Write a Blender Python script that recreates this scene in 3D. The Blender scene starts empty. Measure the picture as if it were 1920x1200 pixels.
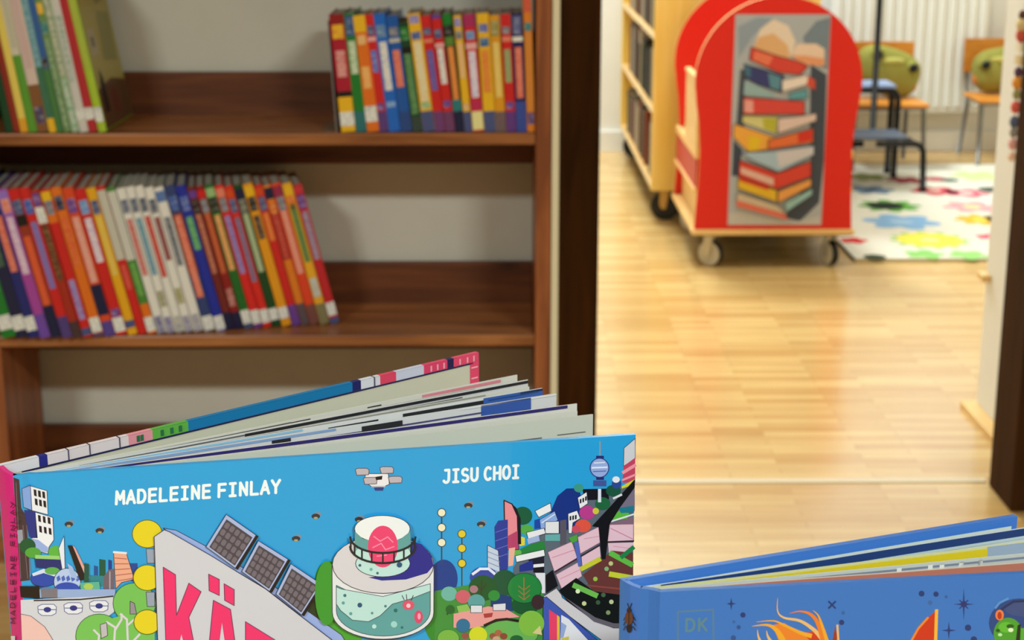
import bpy, math, random
from mathutils import Vector, Matrix

random.seed(7)
SC = bpy.context.scene
COL = SC.collection

# ------------------------------------------------------------------ camera
FOC = 3100.0                       # focal length in pixels of the 1920x1200 frame
EYE = Vector((0, 0, 1.3))
_d = Vector((929 - 960, 600 + 237, FOC)); _n = _d.length
_ry = _d.x / _n
RIGHT = Vector((math.sqrt(1 - _ry * _ry), _ry, 0))
_hd = Vector((-_ry, RIGHT.x, 0))
_th = math.atan2(_d.y, _d.z)
FWD = _hd * math.cos(_th) + Vector((0, 0, -math.sin(_th)))
UP = RIGHT.cross(FWD)
cam_d = bpy.data.cameras.new('camera')
cam = bpy.data.objects.new('camera', cam_d); COL.objects.link(cam)
cam.matrix_world = Matrix.Translation(EYE) @ Matrix((RIGHT, UP, -FWD)).transposed().to_4x4()
cam_d.sensor_width = 36.0
cam_d.lens = 36.0 * FOC / 1920
cam_d.clip_start = 0.05
cam_d.dof.use_dof = True
cam_d.dof.focus_distance = 0.76
cam_d.dof.aperture_fstop = 20.0
SC.camera = cam

# ------------------------------------------------------------------ look, world, lights
SC.view_settings.view_transform = 'Standard'
SC.view_settings.look = 'None'
SC.view_settings.exposure = 0.0
SC.view_settings.gamma = 1.0
SC.view_settings.use_curve_mapping = False
world = bpy.data.worlds.new('sky'); SC.world = world
world.use_nodes = True
wb = world.node_tree.nodes['Background']
wb.inputs[0].default_value = (0.80, 0.88, 1.0, 1)
wb.inputs[1].default_value = 0.6

def area(name, loc, sx, sy, power, color, rot=(0, 0, 0)):
    l = bpy.data.lights.new(name, 'AREA'); l.shape = 'RECTANGLE'
    l.size = sx; l.size_y = sy; l.energy = power; l.color = color
    o = bpy.data.objects.new(name, l); COL.objects.link(o)
    o.location = loc; o.rotation_euler = rot
    return o

# near room: ceiling luminaires far behind the camera, the left one added; far room: warm ceiling luminaires, the last one added, and a window
area('near_room_lamp', (2.25, -2.05, 3.53), 1.2, 0.45, 218, (0.86, 0.98, 1.02))
area('near_room_lamp', (-2.32, -2.05, 3.53), 0.85, 0.45, 190, (0.86, 0.98, 1.02))  # unseen fill lamp added to light the pink spine
area('far_room_lamp', (0.8, 4.7, 3.53), 1.2, 1.2, 46, (0.88, 0.98, 1.0))
area('far_room_lamp', (2.0, 5.6, 3.53), 1.2, 1.2, 26, (0.88, 0.98, 1.0))
area('far_room_lamp', (0.2, 7.1, 3.53), 1.0, 1.0, 160, (0.84, 1.0, 1.08))  # unseen lamp added close to the far wall to brighten it
area('window_daylight', (1.95, 8.05, 1.75), 1.1, 1.3, 4, (0.93, 0.95, 1.0), (math.radians(-90), 0, 0))

# ------------------------------------------------------------------ pixel -> place helpers
def ray(x, y): return RIGHT * (x - 960) + UP * (600 - y) + FWD * FOC
def at_y(x, y, Y): r = ray(x, y); return EYE + r * (Y / r.y)
def at_z(x, y, Z): r = ray(x, y); return EYE + r * ((Z - EYE.z) / r.z)
def at_plane(x, y, p, n):
    r = ray(x, y); return EYE + r * ((p - EYE).dot(n) / r.dot(n))

# ------------------------------------------------------------------ materials
_mats = {}
def lin(c):
    return tuple((v / 255 / 12.92) if v / 255 <= 0.04045 else ((v / 255 + 0.055) / 1.055) ** 2.4 for v in c)

def paint(rgb, rough=0.5, metal=0.0, spec=0.35, coat=0.0, noise=0.0):
    key = (tuple(rgb), rough, metal, spec, coat, noise)
    if key in _mats: return _mats[key]
    m = bpy.data.materials.new('paint'); m.use_nodes = True
    nt = m.node_tree; b = nt.nodes['Principled BSDF']
    b.inputs['Base Color'].default_value = lin(rgb) + (1,)
    b.inputs['Roughness'].default_value = rough
    b.inputs['Metallic'].default_value = metal
    b.inputs['Specular IOR Level'].default_value = spec
    b.inputs['Coat Weight'].default_value = coat
    if noise:
        tc = nt.nodes.new('ShaderNodeTexCoord'); nz = nt.nodes.new('ShaderNodeTexNoise')
        nz.inputs['Scale'].default_value = 9; nz.inputs['Detail'].default_value = 4
        nt.links.new(tc.outputs['Object'], nz.inputs['Vector'])
        mx = nt.nodes.new('ShaderNodeMixRGB'); mx.blend_type = 'MULTIPLY'; mx.inputs[0].default_value = noise
        mx.inputs[1].default_value = lin(rgb) + (1,)
        nt.links.new(nz.outputs['Fac'], mx.inputs[2]); nt.links.new(mx.outputs[0], b.inputs['Base Color'])
    _mats[key] = m
    return m

def wood(name, c1, c2, stretch=(1, 14, 14), scale=3.0, rough=0.45, knots=0.0, spec=0.35):
    if name in _mats: return _mats[name]
    m = bpy.data.materials.new(name); m.use_nodes = True
    nt = m.node_tree; b = nt.nodes['Principled BSDF']; L = nt.links.new
    tc = nt.nodes.new('ShaderNodeTexCoord'); mp = nt.nodes.new('ShaderNodeMapping')
    mp.inputs['Scale'].default_value = stretch
    L(tc.outputs['Object'], mp.inputs['Vector'])
    nz = nt.nodes.new('ShaderNodeTexNoise'); nz.inputs['Scale'].default_value = scale
    nz.inputs['Detail'].default_value = 6; nz.inputs['Distortion'].default_value = 0.6
    L(mp.outputs[0], nz.inputs['Vector'])
    cr = nt.nodes.new('ShaderNodeValToRGB')
    cr.color_ramp.elements[0].position = 0.32; cr.color_ramp.elements[0].color = lin(c1) + (1,)
    cr.color_ramp.elements[1].position = 0.68; cr.color_ramp.elements[1].color = lin(c2) + (1,)
    L(nz.outputs['Fac'], cr.inputs[0])
    out = cr.outputs[0]
    if knots:
        m2 = nt.nodes.new('ShaderNodeMapping'); m2.inputs['Scale'].default_value = (5, 11, 11)
        L(tc.outputs['Object'], m2.inputs['Vector'])
        vo = nt.nodes.new('ShaderNodeTexVoronoi'); vo.inputs['Scale'].default_value = 1.0
        L(m2.outputs[0], vo.inputs['Vector'])
        r2 = nt.nodes.new('ShaderNodeValToRGB')
        r2.color_ramp.elements[0].position = 0.06; r2.color_ramp.elements[0].color = (0.12, 0.1, 0.1, 1)
        r2.color_ramp.elements[1].position = 0.17; r2.color_ramp.elements[1].color = (1, 1, 1, 1)
        L(vo.outputs['Distance'], r2.inputs[0])
        mx = nt.nodes.new('ShaderNodeMixRGB'); mx.blend_type = 'MULTIPLY'; mx.inputs[0].default_value = knots
        L(out, mx.inputs[1]); L(r2.outputs[0], mx.inputs[2]); out = mx.outputs[0]
    L(out, b.inputs['Base Color'])
    b.inputs['Roughness'].default_value = rough
    b.inputs['Specular IOR Level'].default_value = spec
    _mats[name] = m
    return m

def lettered(rgb, ink, scale=260.0):
    """a printed title strip: small unreadable marks in the ink colour"""
    key = ('lettered', tuple(rgb), tuple(ink), scale)
    if key in _mats: return _mats[key]
    m = bpy.data.materials.new('title_print'); m.use_nodes = True
    nt = m.node_tree; b = nt.nodes['Principled BSDF']; L = nt.links.new
    tc = nt.nodes.new('ShaderNodeTexCoord'); mp = nt.nodes.new('ShaderNodeMapping')
    mp.inputs['Scale'].default_value = (0.45, 1, 1)
    L(tc.outputs['Object'], mp.inputs['Vector'])
    nz = nt.nodes.new('ShaderNodeTexNoise'); nz.inputs['Scale'].default_value = scale
    nz.inputs['Detail'].default_value = 1
    L(mp.outputs[0], nz.inputs['Vector'])
    cr = nt.nodes.new('ShaderNodeValToRGB')
    cr.color_ramp.elements[0].position = 0.50; cr.color_ramp.elements[0].color = lin(rgb) + (1,)
    ink = tuple(0.55 * a + 0.45 * c for a, c in zip(rgb, ink))
    cr.color_ramp.elements[1].position = 0.66; cr.color_ramp.elements[1].color = lin(ink) + (1,)
    L(nz.outputs['Fac'], cr.inputs[0]); L(cr.outputs[0], b.inputs['Base Color'])
    b.inputs['Roughness'].default_value = 0.4
    _mats[key] = m
    return m

def page_edges():
    if 'pages' in _mats: return _mats['pages']
    m = bpy.data.materials.new('paper_edges'); m.use_nodes = True
    nt = m.node_tree; b = nt.nodes['Principled BSDF']; L = nt.links.new
    tc = nt.nodes.new('ShaderNodeTexCoord'); wv = nt.nodes.new('ShaderNodeTexWave')
    wv.inputs['Scale'].default_value = 160; wv.inputs['Distortion'].default_value = 1.0
    L(tc.outputs['Object'], wv.inputs['Vector'])
    cr = nt.nodes.new('ShaderNodeValToRGB')
    cr.color_ramp.elements[0].color = lin((150, 144, 122)) + (1,)
    cr.color_ramp.elements[1].color = lin((186, 179, 158)) + (1,)
    L(wv.outputs['Fac'], cr.inputs[0]); L(cr.outputs[0], b.inputs['Base Color'])
    b.inputs['Roughness'].default_value = 0.8
    _mats['pages'] = m
    return m

def parquet():
    m = bpy.data.materials.new('oak_strip_parquet'); m.use_nodes = True
    nt = m.node_tree; b = nt.nodes['Principled BSDF']; L = nt.links.new
    tc = nt.nodes.new('ShaderNodeTexCoord')
    br = nt.nodes.new('ShaderNodeTexBrick')
    br.offset = 0.37; br.offset_frequency = 2
    br.inputs['Color1'].default_value = lin((226, 188, 122)) + (1,)
    br.inputs['Color2'].default_value = lin((200, 152, 86)) + (1,)
    br.inputs['Mortar'].default_value = lin((184, 138, 78)) + (1,)
    br.inputs['Scale'].default_value = 1.0
    br.inputs['Mortar Size'].default_value = 0.0012
    br.inputs['Mortar Smooth'].default_value = 0.6
    br.inputs['Bias'].default_value = -0.1
    br.inputs['Brick Width'].default_value = 0.32
    br.inputs['Row Height'].default_value = 0.032
    L(tc.outputs['Object'], br.inputs['Vector'])
    mp = nt.nodes.new('ShaderNodeMapping'); mp.inputs['Scale'].default_value = (2.2, 26, 1)
    L(tc.outputs['Object'], mp.inputs['Vector'])
    nz = nt.nodes.new('ShaderNodeTexNoise'); nz.inputs['Scale'].default_value = 2.5; nz.inputs['Detail'].default_value = 5
    L(mp.outputs[0], nz.inputs['Vector'])
    cr = nt.nodes.new('ShaderNodeValToRGB')
    cr.color_ramp.elements[0].position = 0.3; cr.color_ramp.elements[0].color = (0.80, 0.77, 0.72, 1)
    cr.color_ramp.elements[1].position = 0.65; cr.color_ramp.elements[1].color = (1, 1, 1, 1)
    L(nz.outputs['Fac'], cr.inputs[0])
    mx = nt.nodes.new('ShaderNodeMixRGB'); mx.blend_type = 'MULTIPLY'; mx.inputs[0].default_value = 0.6
    L(br.outputs['Color'], mx.inputs[1]); L(cr.outputs[0], mx.inputs[2])
    L(mx.outputs[0], b.inputs['Base Color'])
    b.inputs['Roughness'].default_value = 0.21
    b.inputs['Specular IOR Level'].default_value = 0.75
    return m

# ------------------------------------------------------------------ mesh builder
class MB:
    def __init__(s): s.v = []; s.f = []; s.m = []; s.mats = []
    def slot(s, mat):
        if mat not in s.mats: s.mats.append(mat)
        return s.mats.index(mat)
    def face(s, pts, mat):
        i = len(s.v); s.v += [Vector(p) for p in pts]
        s.f.append(list(range(i, i + len(pts)))); s.m.append(s.slot(mat))
    def box(s, x0, x1, y0, y1, z0, z1, mat):
        s.hexa([(x0, y0, z0), (x1, y0, z0), (x1, y1, z0), (x0, y1, z0), (x0, y0, z1), (x1, y0, z1), (x1, y1, z1), (x0, y1, z1)], mat)
    def hexa(s, p, mat):
        i = len(s.v); s.v += [Vector(q) for q in p]; k = s.slot(mat)
        for f in ((3, 2, 1, 0), (4, 5, 6, 7), (0, 1, 5, 4), (1, 2, 6, 5), (2, 3, 7, 6), (3, 0, 4, 7)):
            s.f.append([i + j for j in f]); s.m.append(k)
    def prism(s, outline, off, mat, edge_mat=None):
        """closed outline of points, extruded by the vector off"""
        off = Vector(off); n = len(outline); i = len(s.v)
        a = [Vector(p) for p in outline]
        s.v += a + [p + off for p in a]
        k = s.slot(mat); e = s.slot(edge_mat or mat)
        s.f.append([i + j for j in range(n)][::-1]); s.m.append(k)
        s.f.append([i + n + j for j in range(n)]); s.m.append(k)
        for j in range(n):
            s.f.append([i + j, i + (j + 1) % n, i + n + (j + 1) % n, i + n + j]); s.m.append(e)
    def tube(s, path, r, mat, seg=12):
        path = [Vector(p) for p in path]; i = len(s.v); k = s.slot(mat); n = len(path)
        for q, p in enumerate(path):
            t = (path[min(q + 1, n - 1)] - path[max(q - 1, 0)]).normalized()
            a = t.cross(Vector((0, 0, 1)))
            if a.length < 1e-3: a = t.cross(Vector((0, 1, 0)))
            a.normalize(); b = t.cross(a)
            for j in range(seg):
                an = 2 * math.pi * j / seg
                s.v.append(p + (a * math.cos(an) + b * math.sin(an)) * r)
        for q in range(n - 1):
            for j in range(seg):
                s.f.append([i + q * seg + j, i + q * seg + (j + 1) % seg, i + (q + 1) * seg + (j + 1) % seg, i + (q + 1) * seg + j]); s.m.append(k)
        s.f.append([i + j for j in range(seg)]); s.m.append(k)
        s.f.append([i + (n - 1) * seg + j for j in range(seg)][::-1]); s.m.append(k)
    def ball(s, c, r, mat, seg=20, rings=12, fn=None):
        """ellipsoid; r is a triple"""
        c = Vector(c); i = len(s.v); k = s.slot(mat)
        for a in range(rings + 1):
            la = math.pi * a / rings - math.pi / 2
            for b in range(seg):
                lo = 2 * math.pi * b / seg
                p = Vector((math.cos(la) * math.cos(lo), math.cos(la) * math.sin(lo), math.sin(la)))
                if fn: p = fn(p)
                s.v.append(c + Vector((p.x * r[0], p.y * r[1], p.z * r[2])))
        for a in range(rings):
            for b in range(seg):
                s.f.append([i + a * seg + b, i + a * seg + (b + 1) % seg, i + (a + 1) * seg + (b + 1) % seg, i + (a + 1) * seg + b]); s.m.append(k)
    def build(s, name, parent=None, base=None, bevel=0.0, smooth=False):
        """one mesh object; base (or the parent's place) becomes its origin"""
        o0 = Vector(base) if base is not None else (Vector(parent['_at']) if parent is not None else Vector((0, 0, 0)))
        me = bpy.data.meshes.new(name)
        me.from_pydata([tuple(v - o0) for v in s.v], [], s.f)
        for m in s.mats: me.materials.append(m)
        for p, k in zip(me.polygons, s.m): p.material_index = k; p.use_smooth = smooth
        me.validate(); me.update()
        o = bpy.data.objects.new(name, me); COL.objects.link(o)
        if parent is not None: o.parent = parent; o.location = o0 - Vector(parent['_at'])
        else: o.location = o0
        o['_at'] = tuple(o0)
        if bevel:
            b = o.modifiers.new('bevel', 'BEVEL'); b.width = bevel; b.segments = 2; b.limit_method = 'ANGLE'
        return o

def tag(o, label, cat, group=None):
    o['label'] = label; o['category'] = cat
    if group: o['group'] = group
    return o
def thing(name, label, cat, loc, group=None):
    o = bpy.data.objects.new(name, None); COL.objects.link(o); o.location = loc
    o.empty_display_size = 0.05; o['_at'] = tuple(loc)
    return tag(o, label, cat, group)
def struct(o): o['kind'] = 'structure'; return o

class Art:
    """flat print lying on a plane; each new shape that overlaps older ones lies a hair above them"""
    def __init__(s, p, n, step, mb, base=0.0, **kw):
        s.p = Vector(p); s.n = Vector(n).normalized(); s.step = step; s.mb = mb; s.base = base; s.boxes = []; s.kw = kw
    def level(s, pts, force=None):
        xs = [p[0] for p in pts]; ys = [p[1] for p in pts]
        bb = (min(xs), min(ys), max(xs), max(ys)); lv = 1
        for b, l in s.boxes:
            if bb[0] < b[2] and bb[2] > b[0] and bb[1] < b[3] and bb[3] > b[1]: lv = max(lv, l + 1)
        if force is not None: lv = force
        return lv, bb
    def emit(s, pts, col, lv):
        w = [at_plane(x, y, s.p, s.n) + s.n * (s.base + s.step * lv) for x, y in pts]
        a = sum(w[i].x * w[(i + 1) % len(w)].z - w[(i + 1) % len(w)].x * w[i].z for i in range(len(w)))
        if a < 0: w.reverse()
        s.mb.face(w, paint(col, **s.kw))
    def poly(s, col, pts, line=None, w=1.2):
        lv, bb = s.level(pts); s.emit(pts, col, lv); s.boxes.append((bb, lv))
        if line: s.path(line, list(pts) + [pts[0]], w)
    def ell(s, col, cx, cy, rx, ry=None, line=None, w=1.2, n=28, a0=0, a1=360):
        ry = ry or rx
        s.poly(col, [(cx + rx * math.cos(math.radians(a0 + (a1 - a0) * i / n)), cy + ry * math.sin(math.radians(a0 + (a1 - a0) * i / n))) for i in range(n + (a1 - a0 < 360))], line, w)
    def path(s, col, pts, w, force=None, taper=False):
        lv, bb = s.level([(x + dx, y + dy) for x, y in pts for dx, dy in ((-w / 2, -w / 2), (w / 2, w / 2))], force)
        n = len(pts) - 1
        for i in range(n):
            (x0, y0), (x1, y1) = pts[i], pts[i + 1]
            l = math.hypot(x1 - x0, y1 - y0)
            if l < 1e-6: continue
            wa = w * (i / n if taper else 1) + (0.6 if taper else 0); wb_ = w * ((i + 1) / n if taper else 1) + (0.6 if taper else 0)
            ux, uy = (x1 - x0) / l, (y1 - y0) / l; e = 0.25 * min(wa, wb_)
            x0 -= ux * e; y0 -= uy * e; x1 += ux * e; y1 += uy * e
            s.emit([(x0 - uy * wa / 2, y0 + ux * wa / 2), (x1 - uy * wb_ / 2, y1 + ux * wb_ / 2), (x1 + uy * wb_ / 2, y1 - ux * wb_ / 2), (x0 + uy * wa / 2, y0 - ux * wa / 2)], col, lv + (i % 8) * 0.11)
        s.boxes.append((bb, lv))
    def text(s, col, words, x, y, h, adv, slope, w, vertical=False):
        """stroke letters: (x, y) is the left end of the baseline; slope is dy/dx"""
        lv = None; strokes = []
        for ch in words:
            cw = adv * (0.66 if vertical else 0.70)
            for st in GLYPH.get(ch, []):
                P = []
                for gx, gy in st:
                    dx, dy = gx * cw, gy * h
                    if vertical: P.append((x - dy, y - dx * 1.0))
                    else: P.append((x + dx + dy * 0.02, y - dy + dx * slope))
                strokes.append(P)
            if vertical: y -= adv
            else:
                st_ = adv * (0.45 if ch == ' ' else 1.0)
                x += st_; y += st_ * slope
        allp = [p for st in strokes for p in st]
        lv, bb = s.level(allp)
        for si, st in enumerate(strokes):
            l0 = lv + (si % 4) * 1.1
            s.path(col, st, w, l0)
            for qi, q in enumerate(st): s.emit([(q[0] + w / 2 * math.cos(2 * math.pi * k / 10), q[1] + w / 2 * math.sin(2 * math.pi * k / 10)) for k in range(10)], col, l0 + 0.055 + (qi % 8) * 0.11)
        s.boxes.append((bb, lv))

def _arc(cx, cy, rx, ry, a0, a1, n=8):
    return [(cx + rx * math.cos(math.radians(a0 + (a1 - a0) * i / n)), cy + ry * math.sin(math.radians(a0 + (a1 - a0) * i / n))) for i in range(n + 1)]
GLYPH = {
 'A': [[(0, 0), (.5, 1), (1, 0)], [(.2, .32), (.8, .32)]],
 'C': [_arc(.55, .5, .5, .5, 50, 310, 12)],
 'D': [[(.05, 0), (.05, 1), (.45, 1)] + _arc(.45, .5, .5, .5, 90, -90, 10) + [(.05, 0)]],
 'E': [[(.95, 1), (.1, 1), (.1, 0), (.95, 0)], [(.1, .52), (.85, .52)]],
 'F': [[(.95, 1), (.1, 1), (.1, 0)], [(.1, .5), (.85, .5)]],
 'H': [[(.05, 0), (.05, 1)], [(.95, 0), (.95, 1)], [(.05, .5), (.95, .5)]],
 'I': [[(.5, 0), (.5, 1)], [(.15, 0), (.85, 0)], [(.15, 1), (.85, 1)]],
 'J': [[(.3, 1), (.85, 1), (.85, .3)] + _arc(.45, .28, .4, .28, 0, -150, 8)],
 'K': [[(.1, 0), (.1, 1)], [(.9, 1), (.12, .45)], [(.35, .6), (.95, 0)]],
 'L': [[(.1, 1), (.1, 0), (.95, 0)]],
 'M': [[(.0, 0), (.05, 1), (.5, .35), (.95, 1), (1, 0)]],
 'N': [[(.08, 0), (.08, 1), (.92, 0), (.92, 1)]],
 'O': [_arc(.5, .5, .5, .5, 0, 360, 16)],
 'S': [_arc(.5, .75, .42, .25, 40, 260, 8) + _arc(.5, .25, .45, .25, 80, -140, 8)],
 'U': [[(.05, 1), (.05, .35)] + _arc(.5, .35, .45, .35, 180, 360, 8) + [(.95, 1)]],
 'Y': [[(0, 1), (.5, .48), (1, 1)], [(.5, .48), (.5, 0)]],
}
GLYPH['0'] = GLYPH['O']

# ================================================================== SETTING
WALL = paint((214, 205, 184), 0.9, noise=0.12)
FARWALL = paint((240, 236, 226), 0.9, noise=0.08)
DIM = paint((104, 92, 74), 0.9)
WHITE = paint((236, 232, 222), 0.45)
DARKFRAME = wood('dark_stained_frame', (50, 28, 9), (70, 39, 13), (14, 14, 1), 3.0, 0.7, spec=0.05)

b = MB(); b.box(-2.8, 4.2, -3.6, 8.1, -0.05, 0, parquet()); struct(b.build('floor'))
b = MB(); b.box(-2.8, 4.2, -3.6, 8.1, 3.6, 3.65, paint((235, 232, 224), 0.9)); struct(b.build('ceiling'))
b = MB()
b.box(-2.8, 0.125, 3.27, 3.40, 0, 3.6, WALL); b.box(1.162, 4.2, 3.27, 3.40, 0, 3.6, WALL); b.box(0.125, 1.162, 3.27, 3.40, 2.13, 3.6, WALL)
struct(b.build('wall_middle'))
b = MB(); b.box(-2.9, -2.8, -3.6, 3.27, 0, 3.6, DIM); b.box(-2.9, -2.8, 3.27, 8.1, 0, 3.6, FARWALL); struct(b.build('wall_left'))
b = MB(); b.box(4.2, 4.3, -3.6, 3.27, 0, 3.6, DIM); b.box(4.2, 4.3, 3.27, 8.1, 0, 3.6, FARWALL); struct(b.build('wall_right'))
b = MB(); b.box(-2.8, 4.2, -3.7, -3.6, 0, 3.6, DIM); struct(b.build('wall_front'))
b = MB()                                                        # far wall with a window opening above the radiator
b.box(-2.8, 1.40, 7.95, 8.1, 0, 3.6, FARWALL); b.box(2.50, 4.2, 7.95, 8.1, 0, 3.6, FARWALL)
b.box(1.40, 2.50, 7.95, 8.1, 0, 1.08, FARWALL); b.box(1.40, 2.50, 7.95, 8.1, 2.40, 3.6, FARWALL)
struct(b.build('wall_back'))
b = MB()
for x0, x1, z0, z1 in ((1.40, 1.46, 1.08, 2.40), (2.44, 2.50, 1.08, 2.40), (1.46, 2.44, 1.08, 1.14), (1.46, 2.44, 2.34, 2.40), (1.92, 1.98, 1.14, 2.34)):
    b.box(x0, x1, 7.98, 8.03, z0, z1, WHITE)
struct(b.build('window_1', bevel=0.003))
b = MB(); b.box(-2.8, 4.2, 7.935, 7.95, 0, 0.10, WHITE); struct(b.build('baseboard_back', bevel=0.002))
b = MB(); b.box(0.123, 0.2055, 3.251, 3.41, 0, 2.13, DARKFRAME); struct(b.build('trim_1', bevel=0.002))
b = MB(); b.box(1.0825, 1.165, 3.251, 3.41, 0, 2.13, DARKFRAME); struct(b.build('trim_2', bevel=0.002))
b = MB(); b.box(0.123, 1.165, 3.251, 3.41, 2.13, 2.21, DARKFRAME); struct(b.build('trim_3', bevel=0.002))
b = MB(); b.box(0.2055, 1.0825, 3.425, 3.447, 0, 0.003, paint((225, 205, 170), 0.3, metal=0.0)); struct(b.build('trim_4'))
b = MB(); b.box(0.1015, 0.1150, 2.996, 3.2505, 0, 2.13, paint((226, 212, 172), 0.6)); struct(b.build('trim_added', bevel=0.001))  # added cream board, set forward so the strip beside the casing is lit

# ================================================================== BOOKCASE
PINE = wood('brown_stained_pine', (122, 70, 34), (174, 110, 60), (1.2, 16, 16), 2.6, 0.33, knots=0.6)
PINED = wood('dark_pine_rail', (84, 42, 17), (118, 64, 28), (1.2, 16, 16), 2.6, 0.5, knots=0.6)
PINEV = wood('brown_stained_pine_upright', (124, 66, 34), (172, 100, 54), (16, 16, 1.2), 2.6, 0.36)
BX0, BX1, BF, BB = -1.004, 0.072, 2.99, 3.258
SHELF = [0.121, 0.4635, 0.8445, 1.225]
bc = thing('bookcase', 'open-backed brown pine bookcase standing against the wall left of the doorway', 'bookcase', (-0.43, 3.12, 0))
for x0, x1 in ((BX0 - 0.028, BX0), (BX1, BX1 + 0.028)):
    b = MB(); b.box(x0, x1, BF, BB, 0, 1.62, PINEV); b.build('side_panel', bc, bevel=0.002)
for z in SHELF + [1.62]:
    b = MB(); b.box(BX0 + 0.0005, BX1 - 0.0005, BF + 0.001, 3.2375, z - 0.022, z, PINE); b.build('shelf', bc, bevel=0.003)
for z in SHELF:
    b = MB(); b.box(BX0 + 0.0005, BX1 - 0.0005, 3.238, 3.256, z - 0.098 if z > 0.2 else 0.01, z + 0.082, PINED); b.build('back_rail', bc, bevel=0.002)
b = MB(); b.box(-0.9595, -0.931, BF + 0.001, 3.2375, SHELF[0] + 0.0002, SHELF[1] - 0.0222, PINEV); b.build('divider', bc, bevel=0.002)
b = MB(); b.box(BX0 + 0.0005, BX1 - 0.0005, BF + 0.015, BF + 0.033, 0.0, SHELF[0] - 0.0225, PINE); b.build('plinth', bc, bevel=0.002)

# ------------------------------------------------------------------ books of the bookcase
ORD = ['first', 'second', 'third', 'fourth', 'fifth', 'sixth', 'seventh', 'eighth', 'ninth', 'tenth', 'eleventh', 'twelfth', 'thirteenth',
       'fourteenth', 'fifteenth', 'sixteenth', 'seventeenth', 'eighteenth', 'nineteenth', 'twentieth', 'twenty-first', 'twenty-second', 'twenty-third',
       'twenty-fourth', 'twenty-fifth', 'twenty-sixth', 'twenty-seventh', 'twenty-eighth', 'twenty-ninth', 'thirtieth', 'thirty-first', 'thirty-second', 'thirty-third', 'thirty-fourth']
RED = (205, 30, 28); DRED = (140, 22, 24); CRIM = (170, 20, 45); ORA = (225, 110, 25); ORD_ = (215, 70, 25); YEL = (235, 180, 30); PYEL = (236, 214, 130)
GRN = (25, 120, 40); DGRN = (12, 62, 32); LGRN = (150, 185, 120); BLU = (25, 100, 190); NAV = (28, 36, 105); DNAV = (22, 28, 62); TEAL = (40, 120, 120)
WHT = (228, 222, 208); GRY = (120, 120, 128); LGRY = (190, 186, 172); LAV = (140, 130, 190); PUR = (105, 60, 140); PNK = (232, 170, 165); SAL = (228, 128, 100)
BLK = (20, 18, 18); BRN = (96, 52, 30); TAN = (222, 165, 100); LIL = (150, 110, 190); MAG = (165, 65, 150); SLATE = (72, 82, 125); LIME = (165, 190, 50)

def make_book(label, group, x, y, z, lean, w, h, d, base, prints, yaw=0.0):
    """x,y,z = lower front left corner of the spine; prints = (kind, from, to, colour[, ink]) in shares of the height from the top"""
    r = thing('book', label, 'book', (x, y, z), group)
    r['_at'] = (0, 0, 0)
    t = min(0.0008, w * 0.1)
    cm = paint(base, 0.35, coat=0.15)
    c = MB()
    c.box(0, t, 0.0012, d, 0, h, cm); c.box(w - t, w, 0.0012, d, 0, h, cm)
    pr = []                                       # rounded spine
    n = 5
    for i in range(n + 1):
        a = math.pi * i / n; pr.append((w / 2 - w / 2 * math.cos(a), 0.0012 - 0.0012 * math.sin(a), 0))
    c.prism([(w, 0.003, 0)] + pr[::-1] + [(0, 0.003, 0)], (0, 0, h), cm)
    yy = -0.0004
    def strip(mb, f0, f1, m, sh=0.86, o=0.0):
        a = w * (1 - sh) / 2; mb.box(a, w - a, yy - o, 0.0014, h * (1 - f1), h * (1 - f0), m)
    for k in prints:
        if k[0] == 'band': strip(c, k[1], k[2], paint(k[3], 0.35), 0.96)
    ob = c.build('cover', r)
    p = MB(); p.box(t + 0.0001, w - t - 0.0001, 0.0032, d - 0.004, 0.003, h - 0.003, page_edges()); p.build('page_block', r)
    for k in prints:
        if k[0] == 'title':
            q = MB(); strip(q, k[1], k[2], lettered(k[3], k[4] if len(k) > 4 else BLK), 0.62, 0.0003); q.build('title_strip', r)
        elif k[0] == 'label':
            q = MB(); strip(q, k[1], k[2], lettered((232, 228, 214), (120, 120, 136), 420), 0.97, 0.0004); q.build('shelf_label', r)
        elif k[0] == 'mark':
            q = MB(); strip(q, k[1], k[2], lettered(k[3], k[4] if len(k) > 4 else WHT, 200), 0.74, 0.0003); q.build('emblem', r)
    r.rotation_euler = (0, -lean, yaw)
    r['_at'] = (x, y, z)
    return r

def spine_row(specs, group, where, px, ptop, ztop, ys, ph, h, d, ytop, ybot, lean_fn=None, yaw_fn=lambda i: 0.0):
    """px: left foot of every spine in photo pixels plus the right end of the last"""
    n = len(specs)
    X = []
    for i in range(n + 1):
        j = min(i, n - 1)
        X.append(at_y(px[i], ph(j), ys(j)).x)
    for i, (desc, base, prints) in enumerate(specs):
        ln = lean_fn(i)
        gap_b = X[i + 1] - X[i]
        yw = yaw_fn(i); w = gap_b * math.cos(ln) - 0.0006 - (0.0003 if yw else 0)
        yt, yb = ytop(i), ybot(i)
        cv = [(k[0], max(0, (k[1] - yt) / (yb - yt)), min(1, (k[2] - yt) / (yb - yt))) + tuple(k[3:]) for k in prints]
        hh = h(i)
        make_book('%s, %s from left %s' % (desc, ORD[i], where), group, X[i], ys(i), ztop + 0.0004, ln, w, hh, d(i), base, cv, yw)

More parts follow.
